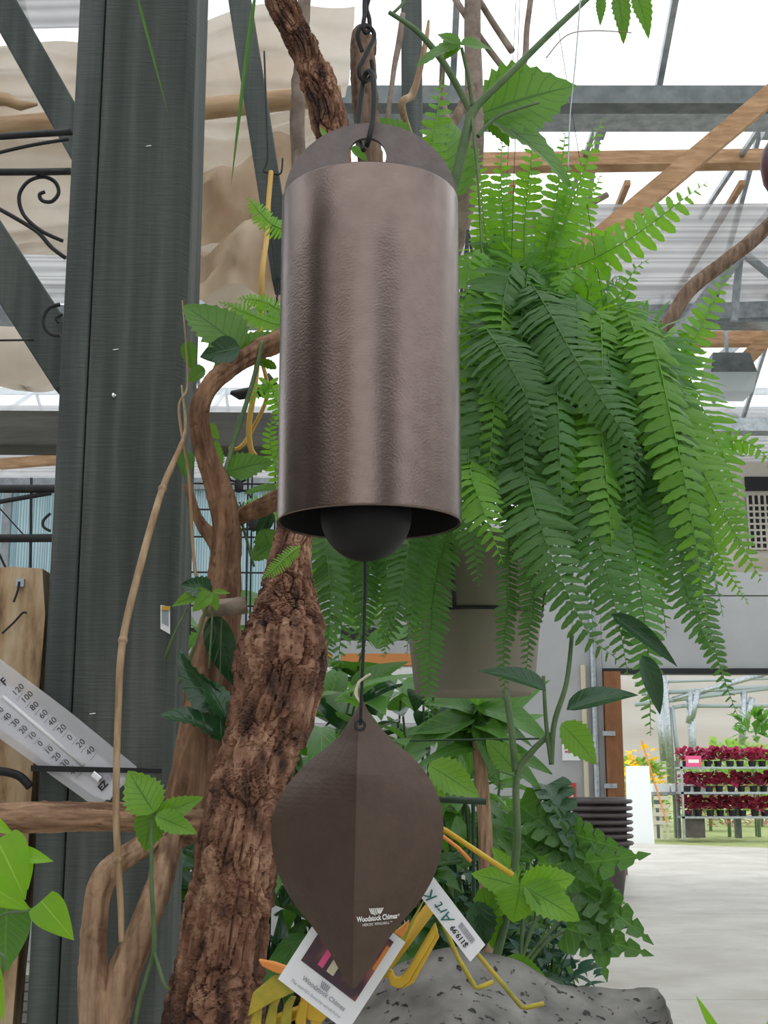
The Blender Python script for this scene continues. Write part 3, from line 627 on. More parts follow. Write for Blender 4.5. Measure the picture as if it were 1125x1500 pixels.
for pts in ([(145,1640,1.5,56),(143,1480,1.5,54),(136,1400,1.5,40),(140,1330,1.5,36),(150,1290,1.5,36),(175,1262,1.51,34),(215,1235,1.53,32),(245,1215,1.54,28)], [(160,1520,1.5,48),(178,1440,1.5,48),(205,1370,1.5,42),(228,1310,1.51,38),(245,1250,1.53,36),(255,1210,1.55,34)]):
    pp, rr = px_path(pts, 24); MB().tube(pp, rr, 40, disp=bark_disp(.0016,110,.1)).build('limb', M['liana_light'], yb, smooth=True)
cane = thing('dry_cane', P(178,1400,1.5), 'dry jointed bamboo cane leaning across the post', 'cane')
cp = [(266,565,1.7,3),(272,625,1.66,5),(262,660,1.63,8),(238,716,1.6,10),(208,820,1.56,11),(180,938,1.53,11),(173,1050,1.51,10),(170,1180,1.49,10),(173,1260,1.48,10),(177,1330,1.475,9),(178,1380,1.47,8)]
pp, rr = px_path(cp, 8); MB().tube(pp, rr, 12).build('stalk', M['cane'], cane, smooth=True)
for i in (3,5,8): 
    a = cp[i]; q = P(*a[:3]); t = (P(*cp[i+1][:3])-P(*cp[i-1][:3])).normalized(); MB().tube([q-t*.004,q-t*.001,q+t*.001,q+t*.004], [a[3]*.5*S(a[2])*k for k in (1.02,1.3,1.3,1.02)], 12).build('node', M['cane'], cane)
branch([(267,440,1.7,2),(275,560,1.68,3),(262,600,1.66,4),(277,700,1.66,5),(285,830,1.66,5),(305,920,1.66,5)], 'thin straw coloured tendril climbing beside the post', 'cane', 'tendril')
# ------------------------------------------------------------------ weathered slab left, thermometer, strap, tag
mb = MB(); sl = [(-90,820),(-20,833),(18,830),(62,833),(66,900),(60,980),(52,1080),(45,1180),(38,1300),(25,1420),(10,1600),(-90,1600)]
tag(mb.slab([P(a,b,1.93) for a,b in sl], (0,.05,0)).build('wood_slab', M['slab']), 'weathered tan wooden slab standing beside the post', 'wood')
zt = thing('zip_tie', P(30,880,1.92), 'black zip tie with a small bracket on the slab', 'tie')
wire(zt, [(3,928,1.92),(20,912,1.92),(33,898,1.92),(39,898,1.92)], .0016, 'strap'); wire(zt, [(20,882,1.92),(26,865,1.92),(28,852,1.92)], .0018, 'strap')
q = P(30,854,1.925); MB().obox(q, (.006,0,0), (0,.004,0), (0,0,.006)).build('bracket', M['galv'], zt)
tag(wire(None, [(-20,1128,1.86),(10,1131,1.86),(30,1138,1.86),(44,1153,1.86)], .006, 'hose_loop', 'rubber'), 'black rubber tube curving over the slab', 'hose')
# thermometer
YT = 1.86
th = thing('thermometer', P(150,1170,YT), 'white outdoor thermometer in a clear plastic sleeve strapped to the post', 'thermometer')
A0 = P(60,1050,YT); U = (P(60+77,1050+64,YT)-A0).normalized(); W = (P(60+64,1050-77,YT)-A0); W = (W - U*W.dot(U)).normalized(); Nn = V((0,-1,0)); sc = S(YT)/1.03*1.02
def TH(px, py, off=0): q = P(px,py,YT); return q + V((0,-off,0))
def quad(pts, off, thick=.001): return MB().slab([TH(a,b,off) for a,b in pts], (0,thick,0))
quad([(-55,922),(0,965),(105,1045),(200,1123),(196,1135),(165,1165),(150,1176),(128,1174),(0,1082),(-55,1040)], .0, .0015).build('sleeve', M['wrap'], th)
quad([(-55,950),(0,992),(50,1030),(150,1112),(183,1140),(160,1172),(140,1168),(100,1140),(0,1068),(-55,1028)], -.0017, .003).build('scale_plate', M['sheet'], th)
MB().tube([TH(4,1020,-.0005),TH(63,1070.5,-.0005),TH(122,1121,-.0005)], .0028, 10).build('glass_tube', M['sheet'], th, smooth=True)
def cr(x, y): return (x/2.679, 800+y/2.679)
tx = V((.70,0,.714)).normalized(); ty = V((-.714,0,.70)).normalized()
for s_, x, y in (('120',60,590),('100',95,619),('80',130,648),('60',166,680),('40',201,709),('20',238,737),('0',276,765),('20',312,795),('40',350,824)):
    a = cr(x,y); text_mesh(s_, .0125, TH(*a, .0012), tx, ty, M['ink'], th, 'numeral')
    b_ = cr(x+6,y+16); e = cr(x+28,y-10); MB().tube([TH(*b_,.001),TH(*e,.001)], .0003, 4).build('tick', M['ink'], th)
for s_, x, y in (('50',-6,666),('40',24,690),('30',57,712),('20',88,740),('10',122,764),('0',160,788),('10',188,820),('20',219,846),('30',252,872),('40',286,900)):
    a = cr(x,y); text_mesh(s_, .0115, TH(*a, .0012), tx, ty, M['ink'], th, 'numeral')
    b_ = cr(x+10,y+14); e = cr(x+36,y-12); MB().tube([TH(*b_,.001),TH(*e,.001)], .0003, 4).build('tick', M['ink'], th)
a = cr(6,562); text_mesh('°F', .016, TH(*a,.0012), tx, ty, M['ink'], th, 'lettering', bold=.0003)
a = cr(398,962); text_mesh('EZ', .012, TH(*a,.0012), tx, ty, M['ink'], th, 'lettering', bold=.0005)
a = cr(416,938); text_mesh('READ', .010, TH(*a,.0012), tx, ty, M['greyink'], th, 'lettering')
a = P(*cr(380,905), YT-.004); MB().obox(a, U*.008, W*.005, (0,-.004,0)).build('bulb_cap', M['steel'], th, bevel=.002)
tag(MB().add([P(45,1121,YT-.007),P(237,1126,YT-.007),P(237,1133,YT-.007),P(45,1130,YT-.007),P(45,1121,YT-.004),P(237,1126,YT-.004),P(237,1133,YT-.004),P(45,1130,YT-.004)],[(0,1,2,3),(7,6,5,4),(0,4,5,1),(3,2,6,7),(1,5,6,2),(0,3,7,4)]).build('strap', M['rubber']), 'black strap tied round the post over the thermometer', 'strap')
pt = thing('plant_tag', P(242,908,1.898), 'small white picture tag with yellow clip on the post edge', 'tag')
MB().slab([P(235,886,1.898),P(249,889,1.898),P(249,929,1.898),P(235,921,1.898)], (0,.001,0)).build('card', M['sheet'], pt)
MB().slab([P(237,893,1.897),P(247,895,1.897),P(247,918,1.897),P(237,913,1.897)], (0,.0004,0)).build('picture', M['bluegreen'] if 'bluegreen' in M else M['greybowl'], pt)
MB().obox(P(243,891,1.896), (.006,0,0), (0,.002,0), (0,0,.003)).build('clip', M['yellow'], pt)

# ------------------------------------------------------------------ the bell
YB = 1.15
bc = P(541,768,YB); z1 = HC+.538; RB = .0835
bell = thing('wind_bell', (bc.x, YB, bc.z), 'brown hammered metal wind bell with a long cylinder and leaf shaped sail', 'wind bell')
hb = z1-bc.z
body = MB().lathe(bc, [(RB-.003,.002),(RB-.0005,0),(RB,.0015),(RB,.003),(RB,hb*.25),(RB,hb*.5),(RB,hb*.75),(RB,hb-.002),(RB-.0006,hb-.0005),(RB-.003,hb)], 128).build('cylinder', M['bell'], bell, smooth=True)
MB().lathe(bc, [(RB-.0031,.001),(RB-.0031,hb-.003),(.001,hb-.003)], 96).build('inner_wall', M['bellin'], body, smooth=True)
MB().lathe(bc, [(RB-.003,hb),(.001,hb+.0005)], 96).build('lid', M['plate'], body)
# hanger plate: half disc with a round hole
mb = MB(); hz = .046; hr = .0185; n = 40; Rp = RB*.985; cz = V((bc.x,YB,z1))
outer = []; inner = []
for i in range(n+1):
    a = math.pi*i/n; outer.append(V((Rp*math.cos(a),0,Rp*.97*math.sin(a))))
# build as two strips left/right by radial fan from hole
ring = []
for i in range(64):
    a = 2*math.pi*i/64; dx, dz = math.cos(a), math.sin(a)
    pin = V((hr*dx-.003,0,hz+hr*dz)); k = 0
    t = 0
    while True:      # march to the half-disc boundary
        t += .0006; x = -.003+dx*t; z = hz+dz*t
        if z < 0 or x*x+(z/.97)**2 > Rp*Rp: break
    ring.append((pin, V((x,0,max(0,z)))))
for y in (-.002, .002):
    for a, b in ring: mb.v += [cz+a+V((0,y,0)), cz+b+V((0,y,0))]
for i in range(64):
    j = (i+1)%64; mb.f.append((2*i,2*j,2*j+1,2*i+1)); mb.f.append((128+2*i+1,128+2*j+1,128+2*j,128+2*i)); mb.f.append((2*i,128+2*i,128+2*j,2*j)); mb.f.append((2*i+1,2*j+1,128+2*j+1,128+2*i+1))
mb.build('hanger_plate', M['plate'], bell)
RBALL = .041; bz = P(535,822,YB).z+RBALL
MB().lathe((bc.x-.003,YB,bz), [(RBALL*math.cos(a)+.0001, RBALL*math.sin(a)) for a in [-math.pi/2+math.pi*i/24 for i in range(25)]], 48).build('clapper', M['ball'], bell, smooth=True)
cord = [P(535,815,YB-.002), P(535,860,YB-.004), P(532,960,YB-.008), P(529,1030,YB-.014), P(528,1062,YB-.016)]
MB().tube([P(541,560,YB), *cord], .0014, 8).build('cord', M['rope'], bell, smooth=True)
# sail: ogee leaf with a forward crease
Ls = [(530,1021),(521,1040),(507,1062),(490,1083),(465,1103),(440,1123),(415,1152),(399,1182),(392,1215),(394,1250),(404,1288),(424,1325),(452,1358),(478,1392),(497,1424),(512,1447)]
Rs = [(530,1021),(540,1042),(556,1064),(578,1086),(604,1108),(625,1132),(641,1160),(649,1190),(651,1220),(647,1252),(636,1288),(614,1325),(588,1354),(563,1386),(541,1420),(522,1447)]
YS = YB; sail_m = MB(); k = 6
lsp, rsp = spline(Ls, 4), spline(Rs, 4)
for (lx, ly), (rx, ry) in zip(lsp, rsp):
    cx = 525 - (ly-1060)*.022; cx = min(max(cx, lx+.5), rx-.5)
    wd = min(1, (rx-lx)/200)
    for j in range(-k, k+1):
        u = abs(j)/k
        if j <= 0: x = cx+(lx-cx)*u; y = (ly+ry)/2+(ly-(ly+ry)/2)*u
        else: x = cx+(rx-cx)*u; y = (ly+ry)/2+(ry-(ly+ry)/2)*u
        dep = YS-.020*wd + .046*u*wd*(1 if j <= 0 else .62) + (.010*u*u*wd)
        p = P(x, y, YS); p.y = dep; sail_m.v.append(p)
c_ = 2*k+1
for i in range(len(lsp)-1):
    for j in range(2*k): sail_m.f.append((i*c_+j, i*c_+j+1, (i+1)*c_+j+1, (i+1)*c_+j))
sail = sail_m.build('sail', M['sail'], bell, smooth=False)
so = sail.modifiers.new('thick', 'SOLIDIFY'); so.thickness = .0022; so.offset = 1
q = P(528,1063,YB); q.y = YB-.014; mb = MB().tube([q+V((.0042*math.cos(a),-.001,.0042*math.sin(a))) for a in [i*math.pi/8 for i in range(16)]], .0014, 8, closed=True); mb.build('eyelet', M['black'], sail, smooth=True)
rf = MB(); 
for pts in ([(529,1030),(523,1020),(524,1002),(532,994),(543,987)],[(527,1028),(520,1015),(526,1000),(530,996),(537,990)]): rf.tube([P(a,b,YB-.012) for a,b in spline(pts,5)], .0011, 6)
rf.build('raffia_tie', M['raffia'], bell, smooth=True)
# sail print: the right half plane
def sail_pt(px, py):
    # intersect sight line with right sail half (approximate depth by bilinear search)
    ly = py; best = min(range(len(rsp)), key=lambda i: abs(rsp[i][1]-py)); rx = rsp[best][0]; lx = lsp[best][0]; cx = 525-(py-1060)*.022; wd = min(1,(rx-lx)/200)
    u = max(0, (px-cx)/(rx-cx)); return V((P(px,py,YS).x, YS-.020*wd+.046*u*wd*.62+.010*u*u*wd, P(px,py,YS).z))
def on_sail(o, lift=.0011):
    b = world_loc(sail)
    for v in o.data.vertices:
        x, z = (v.co+b).x, (v.co+b).z-HC; f_ = YS*CT+z*ST; v.co.y = sail_pt(562.5+x/f_*FPX, 750-(-YS*ST+z*CT)/f_*FPX).y-lift-b.y
o0, o1 = sail_pt(523,1348), sail_pt(582,1346); su = (o1-o0).normalized(); sv = V((0,0,1)); sv = (sv-su*sv.dot(su)).normalized(); off = V((0,-.0012,0))
t1 = text_mesh('Woodstock Chimes', .0062, o0+off, su, sv, M['whiteink'], sail, bold=.00022); 
wf_ = max(v.co.dot(su) for v in t1.data.vertices)-min(v.co.dot(su) for v in t1.data.vertices); want = (o1-o0).length
for v in t1.data.vertices:
    b0 = o0-world_loc(sail); v.co = v.co + su*((v.co-b0).dot(su)*(want/wf_-1))
on_sail(t1); on_sail(text_mesh('®', .0028, sail_pt(582.5,1343)+off, su, sv, M['whiteink'], sail)); o2 = sail_pt(531,1355); on_sail(text_mesh('HEROIC WINDBELL™', .0031, o2+off, su, sv, M['whiteink'], sail))
lg = MB()
for i in range(5):
    for sgn, x0_ in ((1,540),(-1,552)):
        pass
def stripe(a, b, c, d): lg.slab([sail_pt(*p)+off for p in (a,b,c,d)], (0,.0004,0))
for i in range(5):
    x = 540.5+i*2.6; y_ = 1328.5; stripe((x,y_),(x+1.5,y_),(x+1.5+3.6-i*.2,y_+11-abs(2-i)*1.2),(x+3.4-i*.2,y_+11-abs(2-i)*1.2))
for i in range(4):
    x = 553+i*2.5; y_ = 1328.5; stripe((x,y_),(x+1.4,y_),(x+1.4+(1.5-i*1.6),y_+10-abs(1.5-i)*1.5),(x+1.5-i*1.6,y_+10-abs(1.5-i)*1.5))
lg.build('logo', M['whiteink'], sail)
# chain of hooks
ch = thing('hook_chain', P(538,120,YB), 'black metal chain with twisted hooks holding the bell', 'chain')
def hooklink(pts, r, name='link', closed=False):
    pp = [P(*a) for a in spline(pts, 6)]; MB().tube(pp, r, 10, closed=closed).build(name, M['black'], ch, smooth=True)
hooklink([(537,214,1.142),(541,200,1.135),(546,175,1.135),(548,140,1.14),(546,112,1.145),(540,104,1.15),(534,112,1.155),(530,135,1.157),(527,160,1.158),(525,182,1.158),(527,205,1.156),(533,220,1.150)], .0026)
hooklink([(531,76,1.15),(526,62,1.147),(524,50,1.145),(528,40,1.145),(538,38,1.147),(546,45,1.15),(548,55,1.15),(541,70,1.148),(532,88,1.146),(526,100,1.146),(527,112,1.148),(534,119,1.152),(541,116,1.155),(546,104,1.155),(544,88,1.153)], .0022, 'twisted_hook')
hooklink([(536,-20,1.15),(534,5,1.147),(534,22,1.145),(532,38,1.145),(535,48,1.147),(541,44,1.15),(541,28,1.15),(537,12,1.152),(540,-2,1.152),(541,-22,1.152)], .0022, 'twisted_hook')
for i in range(5): hooklink([(538+6*math.cos(a),-45-i*34+20*math.sin(a),1.15+.002*math.sin(2*a)) for a in [2*math.pi*j/10 for j in range(11)]], .002, 'chain_link')
# product card behind the sail
YC = 1.20
card = thing('product_card', P(455,1440,YC), 'white printed product card hanging tilted behind the sail tip', 'card')
def cpt(u, v, off=0): # u along bottom edge, v up the card
    a, b, c = (407,1434), (497,1503), (462,1349); q = P(a[0]+(b[0]-a[0])*u+(c[0]-a[0])*v, a[1]+(b[1]-a[1])*u+(c[1]-a[1])*v, YC); return q+V((0,-off,0))
def cq(u0,v0,u1,v1,off,name,mat,th_=.0005): return MB().slab([cpt(u0,v0,off),cpt(u1,v0,off),cpt(u1,v1,off),cpt(u0,v1,off)], (0,th_,0)).build(name, M[mat], card)
cq(0,0,1.13,1.55,0,'card_sheet','sheet'); cq(.12,.42,1.0,1.45,.0006,'picture','picture',.0004)
cq(.33,.52,.41,1.3,.0011,'picture_streak','pink',.0003); cq(.47,.52,.58,1.25,.0011,'picture_streak','raffia',.0003); cq(.95,.95,1.0,1.35,.0011,'picture_patch','orange',.0003)
cu = (cpt(1,0)-cpt(0,0)).normalized(); cv = (cpt(0,1)-cpt(0,0)); cv = (cv-cu*cv.dot(cu)).normalized()
text_mesh('Woodstock Chimes', .0056, cpt(.26,.21,.0011), cu, cv, M['greyink'], card, bold=.0001); text_mesh("The world's favorite windchime", .0042, cpt(.14,.09,.0011), cu, cv, M['greybowl'], card, shear=.3)
lgc = MB()
for i in range(5): lgc.slab([cpt(.49+i*.03,.38,.0012),cpt(.505+i*.03,.38,.0012),cpt(.535+i*.022,.28,.0012),cpt(.52+i*.022,.28,.0012)], (0,.0003,0))
lgc.build('logo', M['greyink'], card)
# shop price tag
YG = 1.24
tg = thing('price_tag', P(665,1360,YG), 'long white shop price tag with barcode sticking out beside the sail', 'tag')
def tpt(u, v, off=0): # u runs along the tag from its lower right end, v across
    a, b, c = (711,1384), (640,1291), (689,1409); q = P(a[0]+(b[0]-a[0])*u+(c[0]-a[0])*v, a[1]+(b[1]-a[1])*u+(c[1]-a[1])*v, YG); return q+V((0,-off,0))
def tq(u0,v0,u1,v1,off,name,mat): return MB().slab([tpt(u0,v0,off),tpt(u0,v1,off),tpt(u1,v1,off),tpt(u1,v0,off)], (0,.0003,0)).build(name, M[mat], tg)
tq(0,0,1.15,1,0,'tag_sheet','sheet')
tu = (tpt(1,0)-tpt(0,0)).normalized(); tv = (tpt(0,0)-tpt(0,1)); tv = -(tv-tu*tv.dot(tu)).normalized()
tv = tu.cross(V((0,-1,0))); tv = -tv if (tpt(0,1)-tpt(0,0)).dot(-tv) < 0 and False else tv
tn = V((0,-1,0)); tv = tn.cross(tu).normalized()
def tag_text(s_, size, u, v, mat, shear=0, bold=0): return text_mesh(s_, size, tpt(u,v,.0008), tu, tv, M[mat], tg, shear=shear, bold=bold)
tag_text('Art K', .0150, .50, .40, 'teal', .3); tag_text('$119.99', .0068, .16, .60, 'ink', bold=.0002)
br = MB(); rr_ = random.Random(4); u = .14
while u < .42:
    w2 = rr_.choice((.005,.008,.012)); br.slab([tpt(u,.22,.0006),tpt(u,.48,.0006),tpt(u+w2,.48,.0006),tpt(u+w2,.22,.0006)], (0,.0003,0)); u += w2+rr_.choice((.005,.008))
br.build('barcode', M['greyink'], tg)

# ------------------------------------------------------------------ stone basin on its plinth
st = thing('stone_basin', P(720,1600,1.5), 'grey pitted stone basin with a rough broken lip', 'stone')
top = [(380,1540),(440,1500),(520,1448),(600,1402),(650,1386),(700,1390),(760,1412),(820,1436),(880,1444),(940,1446),(966,1449)]
tsp = spline(top, 8); mb = MB(); ns = 26
for i, (x, y) in enumerate(tsp):
    bk = P(x, y, 1.62); e = min(1, (len(tsp)-1-i)/10)
    for j in range(ns+1):
        v = j/ns; yy = 1.62-.34*v*(.35+.65*e)
        hollow = -.055*math.sin(math.pi*min(1,v*1.05))*e - .075*v*v*e
        if v > .8: hollow -= (v-.8)*(v-.8)*2.0
        z = bk.z - .02*v + hollow*1.0
        n_ = .006*noise.noise(V((bk.x*22,yy*22,0))) + (.012*noise.noise(V((bk.x*40,yy*40,4))) if v > .8 else 0)
        mb.v.append(V((bk.x*(yy/1.62)*.35+bk.x*.65 + (.010*noise.noise(V((yy*30,0,1))) if i > len(tsp)-4 else 0), yy, z+n_*(.4 if e < 1 else 1))))
n = len(tsp)
for i in range(n-1):
    for j in range(ns): mb.f.append((i*(ns+1)+j, (i+1)*(ns+1)+j, (i+1)*(ns+1)+j+1, i*(ns+1)+j+1))
rim = [i*(ns+1)+ns for i in range(n)] + [(n-1)*(ns+1)+j for j in reversed(range(ns))] + [i*(ns+1) for i in reversed(range(n-1))] + [j for j in range(1,ns)]
cen = V((0,0,0))
for i in rim: cen += mb.v[i]
cen /= len(rim); lev = [rim]
for q_ in range(1, 9):
    t = q_/8; row = []
    for m_, i in enumerate(rim):
        p = mb.v[i]; f_ = 1+.07*math.sin(math.pi*min(1,t*2.2))-.5*t**1.3; zz = p.z*(1-t**.8)+(HC-.55)*t**.8 - .035*t
        r_ = .020*noise.noise(V((p.x*26,p.y*26,q_*1.7)))*(1-t*.5); row.append(len(mb.v)); mb.v.append(V((cen.x+(p.x-cen.x)*(f_+r_*1.5), cen.y+(p.y-cen.y)*(f_+r_), zz+r_*.6)))
    lev.append(row)
for a_, b_ in zip(lev, lev[1:]):
    for m_ in range(len(rim)): m2 = (m_+1)%len(rim); mb.f.append((a_[m_], a_[m2], b_[m2], b_[m_]))
mb.f.append(tuple(lev[-1])); stone = mb.build('basin', M['stone'], st, smooth=True)
zb = min(v.z for v in mb.v)
tag(MB().box((cen.x-.17,cen.y-.13,0),(cen.x+.17,cen.y+.13,zb+.001)).build('plinth', M['panel'], bevel=.01), 'plain grey plinth under the stone basin', 'plinth')

# ------------------------------------------------------------------ yellow metal grasshopper ornament
gh = thing('metal_grasshopper', P(620,1440,1.36), 'yellow painted metal grasshopper ornament with slatted body standing behind the card', 'ornament')
def rod(pts, d, r, name, mat='yellow', seg=8): MB().tube([P(a,b,d) for a,b in pts], r, seg).build(name, M[mat], gh, smooth=True)
rod([(628,1312),(648,1352),(672,1405),(696,1446),(701,1447),(723,1438)], 1.32, .0024, 'leg', 'yellowgreen')
rod([(668,1340),(700,1398),(735,1440),(764,1475),(770,1476),(797,1470)], 1.34, .0024, 'leg', 'yellowgreen')
rod([(560,1180),(652,1216),(700,1248),(751,1282)], 1.33, .0028, 'antenna', 'yellow'); rod([(560,1200),(650,1226),(672,1243),(690,1262)], 1.35, .002, 'antenna', 'orange')
def strip(outline, d, th_, name, mat): return MB().slab([P(a,b,d) for a,b in outline], (0,th_,0)).build(name, M[mat], gh, bevel=.0015)
strip([(616,1328),(622,1318),(575,1415),(560,1435),(552,1428),(566,1410)], 1.30, .012, 'hind_leg', 'yellowgreen')
strip([(638,1352),(642,1364),(598,1440),(585,1449),(572,1444),(566,1425),(574,1420),(580,1433),(588,1432),(598,1420)], 1.31, .012, 'hind_leg', 'yellow')
strip([(641,1363),(644,1372),(606,1440),(594,1447),(588,1449),(600,1436)], 1.318, .012, 'shin', 'yellow')
strip([(600,1348),(597,1362),(588,1374),(577,1367)], 1.27, .01, 'mandible', 'orange')
strip([(378,1406),(400,1410),(424,1418),(424,1432),(400,1424),(384,1416)], 1.30, .012, 'wing_tip', 'orange')
strip([(370,1455),(400,1430),(432,1430),(440,1450),(400,1468),(362,1490)], 1.31, .008, 'wing', 'yellowgreen')
for i in range(5):
    x = 366+i*22; strip([(x,1500-i*2),(x+6,1476-i*2),(x+16,1462-i*1),(x+24,1460),(x+18,1476),(x+16,1502),(x+20,1530),(x+4,1530)], 1.315+.004*i, .006, 'body_slat', 'yellowgreen' if i < 3 else 'yellow')
strip([(440,1452),(470,1470),(482,1486),(470,1500),(450,1494),(440,1475)], 1.33, .008, 'body_shell', 'yellow')
rod([(392,1500),(470,1470),(560,1425),(630,1330)], 1.345, .006, 'spine', 'yellow')

# ------------------------------------------------------------------ ferns
def frond(parent, pts, plen, name='frond', mat='fern', npair=34, face=(0,-1,.15), bare=.06, tw=0.0, rs=None, wid=.33, droop=.25):
    """pts: world points base->tip, plen: longest pinna length"""
    rs = rs or random
    sp = [V(a) for a in spline([tuple(p) for p in pts], 16)]
    d = [0]
    for a, b in zip(sp, sp[1:]): d.append(d[-1]+(b-a).length)
    Lt = d[-1]; vs_, fs_, uv = [], [], []
    def at(s):
        s = max(0, min(Lt*.9999, s)); i = 0
        lo, hi = 0, len(d)-1
        while hi-lo > 1:
            mdd = (lo+hi)//2
            if d[mdd] <= s: lo = mdd
            else: hi = mdd
        f_ = (s-d[lo])/max(1e-9, d[hi]-d[lo]); return sp[lo].lerp(sp[hi], f_), (sp[hi]-sp[lo]).normalized()
    F = V(face).normalized()
    ph = rs.uniform(0,6)
    for i in range(npair):
        t = bare+(1-bare)*(i+.3)/npair; p, T = at(t*Lt)
        n = F - T*F.dot(T)
        if n.length < .15: n = V((.3,-.6,.7)) - T*V((.3,-.6,.7)).dot(T)
        n.normalize(); n = Matrix.Rotation(tw*math.sin(t*3+ph), 3, T) @ n; s_ = T.cross(n)
        q = min(1, (t-bare)/.16+.45)*min(1, ((1-t)/.42+.04))**.75
        for sd in (-1, 1):
            l = plen*q*rs.uniform(.86,1.08); wd = min(l*.5, Lt*(1-bare)/npair*.86)*rs.uniform(.9,1.1)*min(1, .5+(1-t)*2)
            dirv = (s_*sd + T*(.08+.4*t*t) - n*rs.uniform(.05,droop)).normalized(); e = dirv.cross(n).normalized()
            if e.dot(T) < 0: e = -e
            e = Matrix.Rotation(rs.uniform(-.3,.55)*sd, 3, dirv) @ e
            nn = e.cross(dirv); wv = rs.uniform(-.12,.12)
            o = len(vs_); b0 = p + T*(Lt/npair*.22*sd)
            for tt, ww in ((0,.34),(.10,.60),(.28,.46),(.46,.54),(.62,.42),(.78,.40),(.92,.22),(1,.03)):
                c = b0 + n*(l*.02*math.sin(tt*14+ph+i)) + dirv*(l*tt) + T*(l*.10*tt*tt) - n*(l*(.22+wv)*tt*tt)
                vs_ += [c - e*(ww*wd) , c + nn*(.07*wd), c + e*(ww*wd)]; uv += [(0,tt),(.5,tt),(1,tt)]
            for k in range(7):
                fs_ += [(o+3*k,o+3*k+1,o+3*k+4,o+3*k+3),(o+3*k+1,o+3*k+2,o+3*k+5,o+3*k+4)]
    # rachis
    o = len(vs_); m = 14
    for i in range(m+1):
        p, T = at(Lt*i/m); r = .0016*(1-.75*i/m); n = (F-T*F.dot(T)).normalized(); s_ = T.cross(n)
        for a in range(4): vs_.append(p + s_*(r*math.cos(a*math.pi/2)) + n*(r*math.sin(a*math.pi/2)+r)); uv.append((.5,.5))
    for i in range(m):
        for a in range(4): fs_.append((o+4*i+a, o+4*i+(a+1)%4, o+4*i+4+(a+1)%4, o+4*i+4+a))
    me = bpy.data.meshes.new(name); base = world_loc(parent); me.from_pydata([tuple(v-base) for v in vs_], [], fs_); me.update()
    ul = me.uv_layers.new(name='UVMap'); ul.data.foreach_set('uv', [c for lp in me.loops for c in uv[lp.vertex_index]])
    me.polygons.foreach_set('use_smooth', [True]*len(me.polygons)); me.materials.append(LF[mat])
    ob = bpy.data.objects.new(name, me); col.objects.link(ob); ob.parent = parent; return ob
YF = 1.95
fern = thing('hanging_fern', P(790,600,YF), 'huge bushy sword fern with long drooping fronds right of the bell', 'fern')
cb = P(790,560,YF)
MB().lathe(cb-V((0,0,.11)), [(.03,-.02),(.07,0),(.11,.05),(.125,.11),(.12,.115)], 24, True, True).build('basket', M['coir'], fern, smooth=True)
for a in (0,2.1,4.2): MB().tube([cb+V((.12*math.cos(a),.12*math.sin(a),0)), cb+V((0,0,1.0))], .0005, 5).build('hanger_wire', M['black'], fern)
rf_ = random.Random(11)
def pf(pts, plen, mat='fern', n=34, **kw):   # pts (px,py,d), plen in pixels at ~1.8 m
    return frond(fern, [P(*a) for a in pts], plen*S(1.8), mat=mat, npair=n, rs=rf_, **kw)
# prominent fronds read from the photograph
pf([(735,470,1.86),(712,478,1.78),(735,515,1.72),(770,580,1.70),(793,650,1.70)], 56, n=30, wid=.27)
pf([(790,470,1.9),(775,415,1.85),(800,450,1.76),(845,530,1.72),(885,592,1.71),(942,676,1.72)], 52, n=38)
pf([(780,520,1.9),(772,600,1.78),(780,690,1.74),(800,765,1.73),(843,815,1.73)], 48, n=36)
pf([(760,560,1.9),(765,640,1.78),(785,750,1.70),(825,855,1.69),(866,934,1.70),(908,968,1.71)], 56, n=38, wid=.28)
pf([(840,500,1.9),(840,600,1.8),(845,700,1.77),(846,775,1.77),(850,840,1.78)], 42, n=36)
pf([(950,540,1.9),(985,580,1.8),(1015,661,1.76),(1057,744,1.75),(1117,853,1.76)], 52, n=34, mat='fernlight')
pf([(985,600,1.92),(1030,720,1.85),(1050,806,1.83),(1097,886,1.83)], 28, n=34, mat='fernlight')
pf([(980,640,1.9),(1000,760,1.82),(1022,852,1.8),(1053,971,1.8),(1083,1056,1.8)], 27, n=44, wid=.36)
pf([(900,560,1.9),(920,720,1.8),(933,827,1.76),(949,950,1.75),(953,1078,1.76)], 46, n=46)
pf([(880,560,1.9),(950,640,1.82),(985,760,1.78),(1010,880,1.78),(1060,985,1.79)], 44, n=44)
pf([(820,560,1.9),(850,680,1.76),(880,800,1.72),(905,905,1.72),(920,990,1.73)], 50, n=42)
pf([(810,400,1.95),(862,382,1.9),(930,345,1.88),(990,300,1.87),(1037,266,1.87)], 36, 'fernlight', 15, wid=.36, face=(.1,-1,.0))
pf([(900,600,1.95),(960,562,1.9),(1015,500,1.88),(1050,430,1.88),(1072,388,1.88)], 30, 'fernlight', 20, wid=.36)
pf([(1000,690,1.95),(1060,650,1.9),(1100,650,1.88),(1140,690,1.88)], 22, 'fernlight', 14, wid=.42)
for a in ([(790,430,1.95),(816,355,1.92),(850,265,1.9),(884,170,1.9)], [(770,440,1.95),(768,340,1.93),(776,250,1.92),(785,178,1.92)], [(780,440,1.95),(805,350,1.92),(820,260,1.9),(829,186,1.9)], [(750,430,1.98),(740,350,1.98),(734,270,1.98),(736,200,1.98)], [(730,430,1.98),(712,350,2.0),(705,280,2.0),(700,215,2.0)], [(800,430,2.0),(835,350,2.0),(862,300,2.0),(880,255,2.0)]):
    pf(a, 27, 'fernlight', 20, wid=.44)
pf([(640,300,1.62),(632,240,1.62),(640,170,1.62),(648,108,1.62)], 24, 'fernlight', 14, wid=.46)
pf([(840,480,1.95),(900,440,1.9),(930,395,1.9),(950,380,1.9)], 22, 'fernlight', 12, wid=.4)
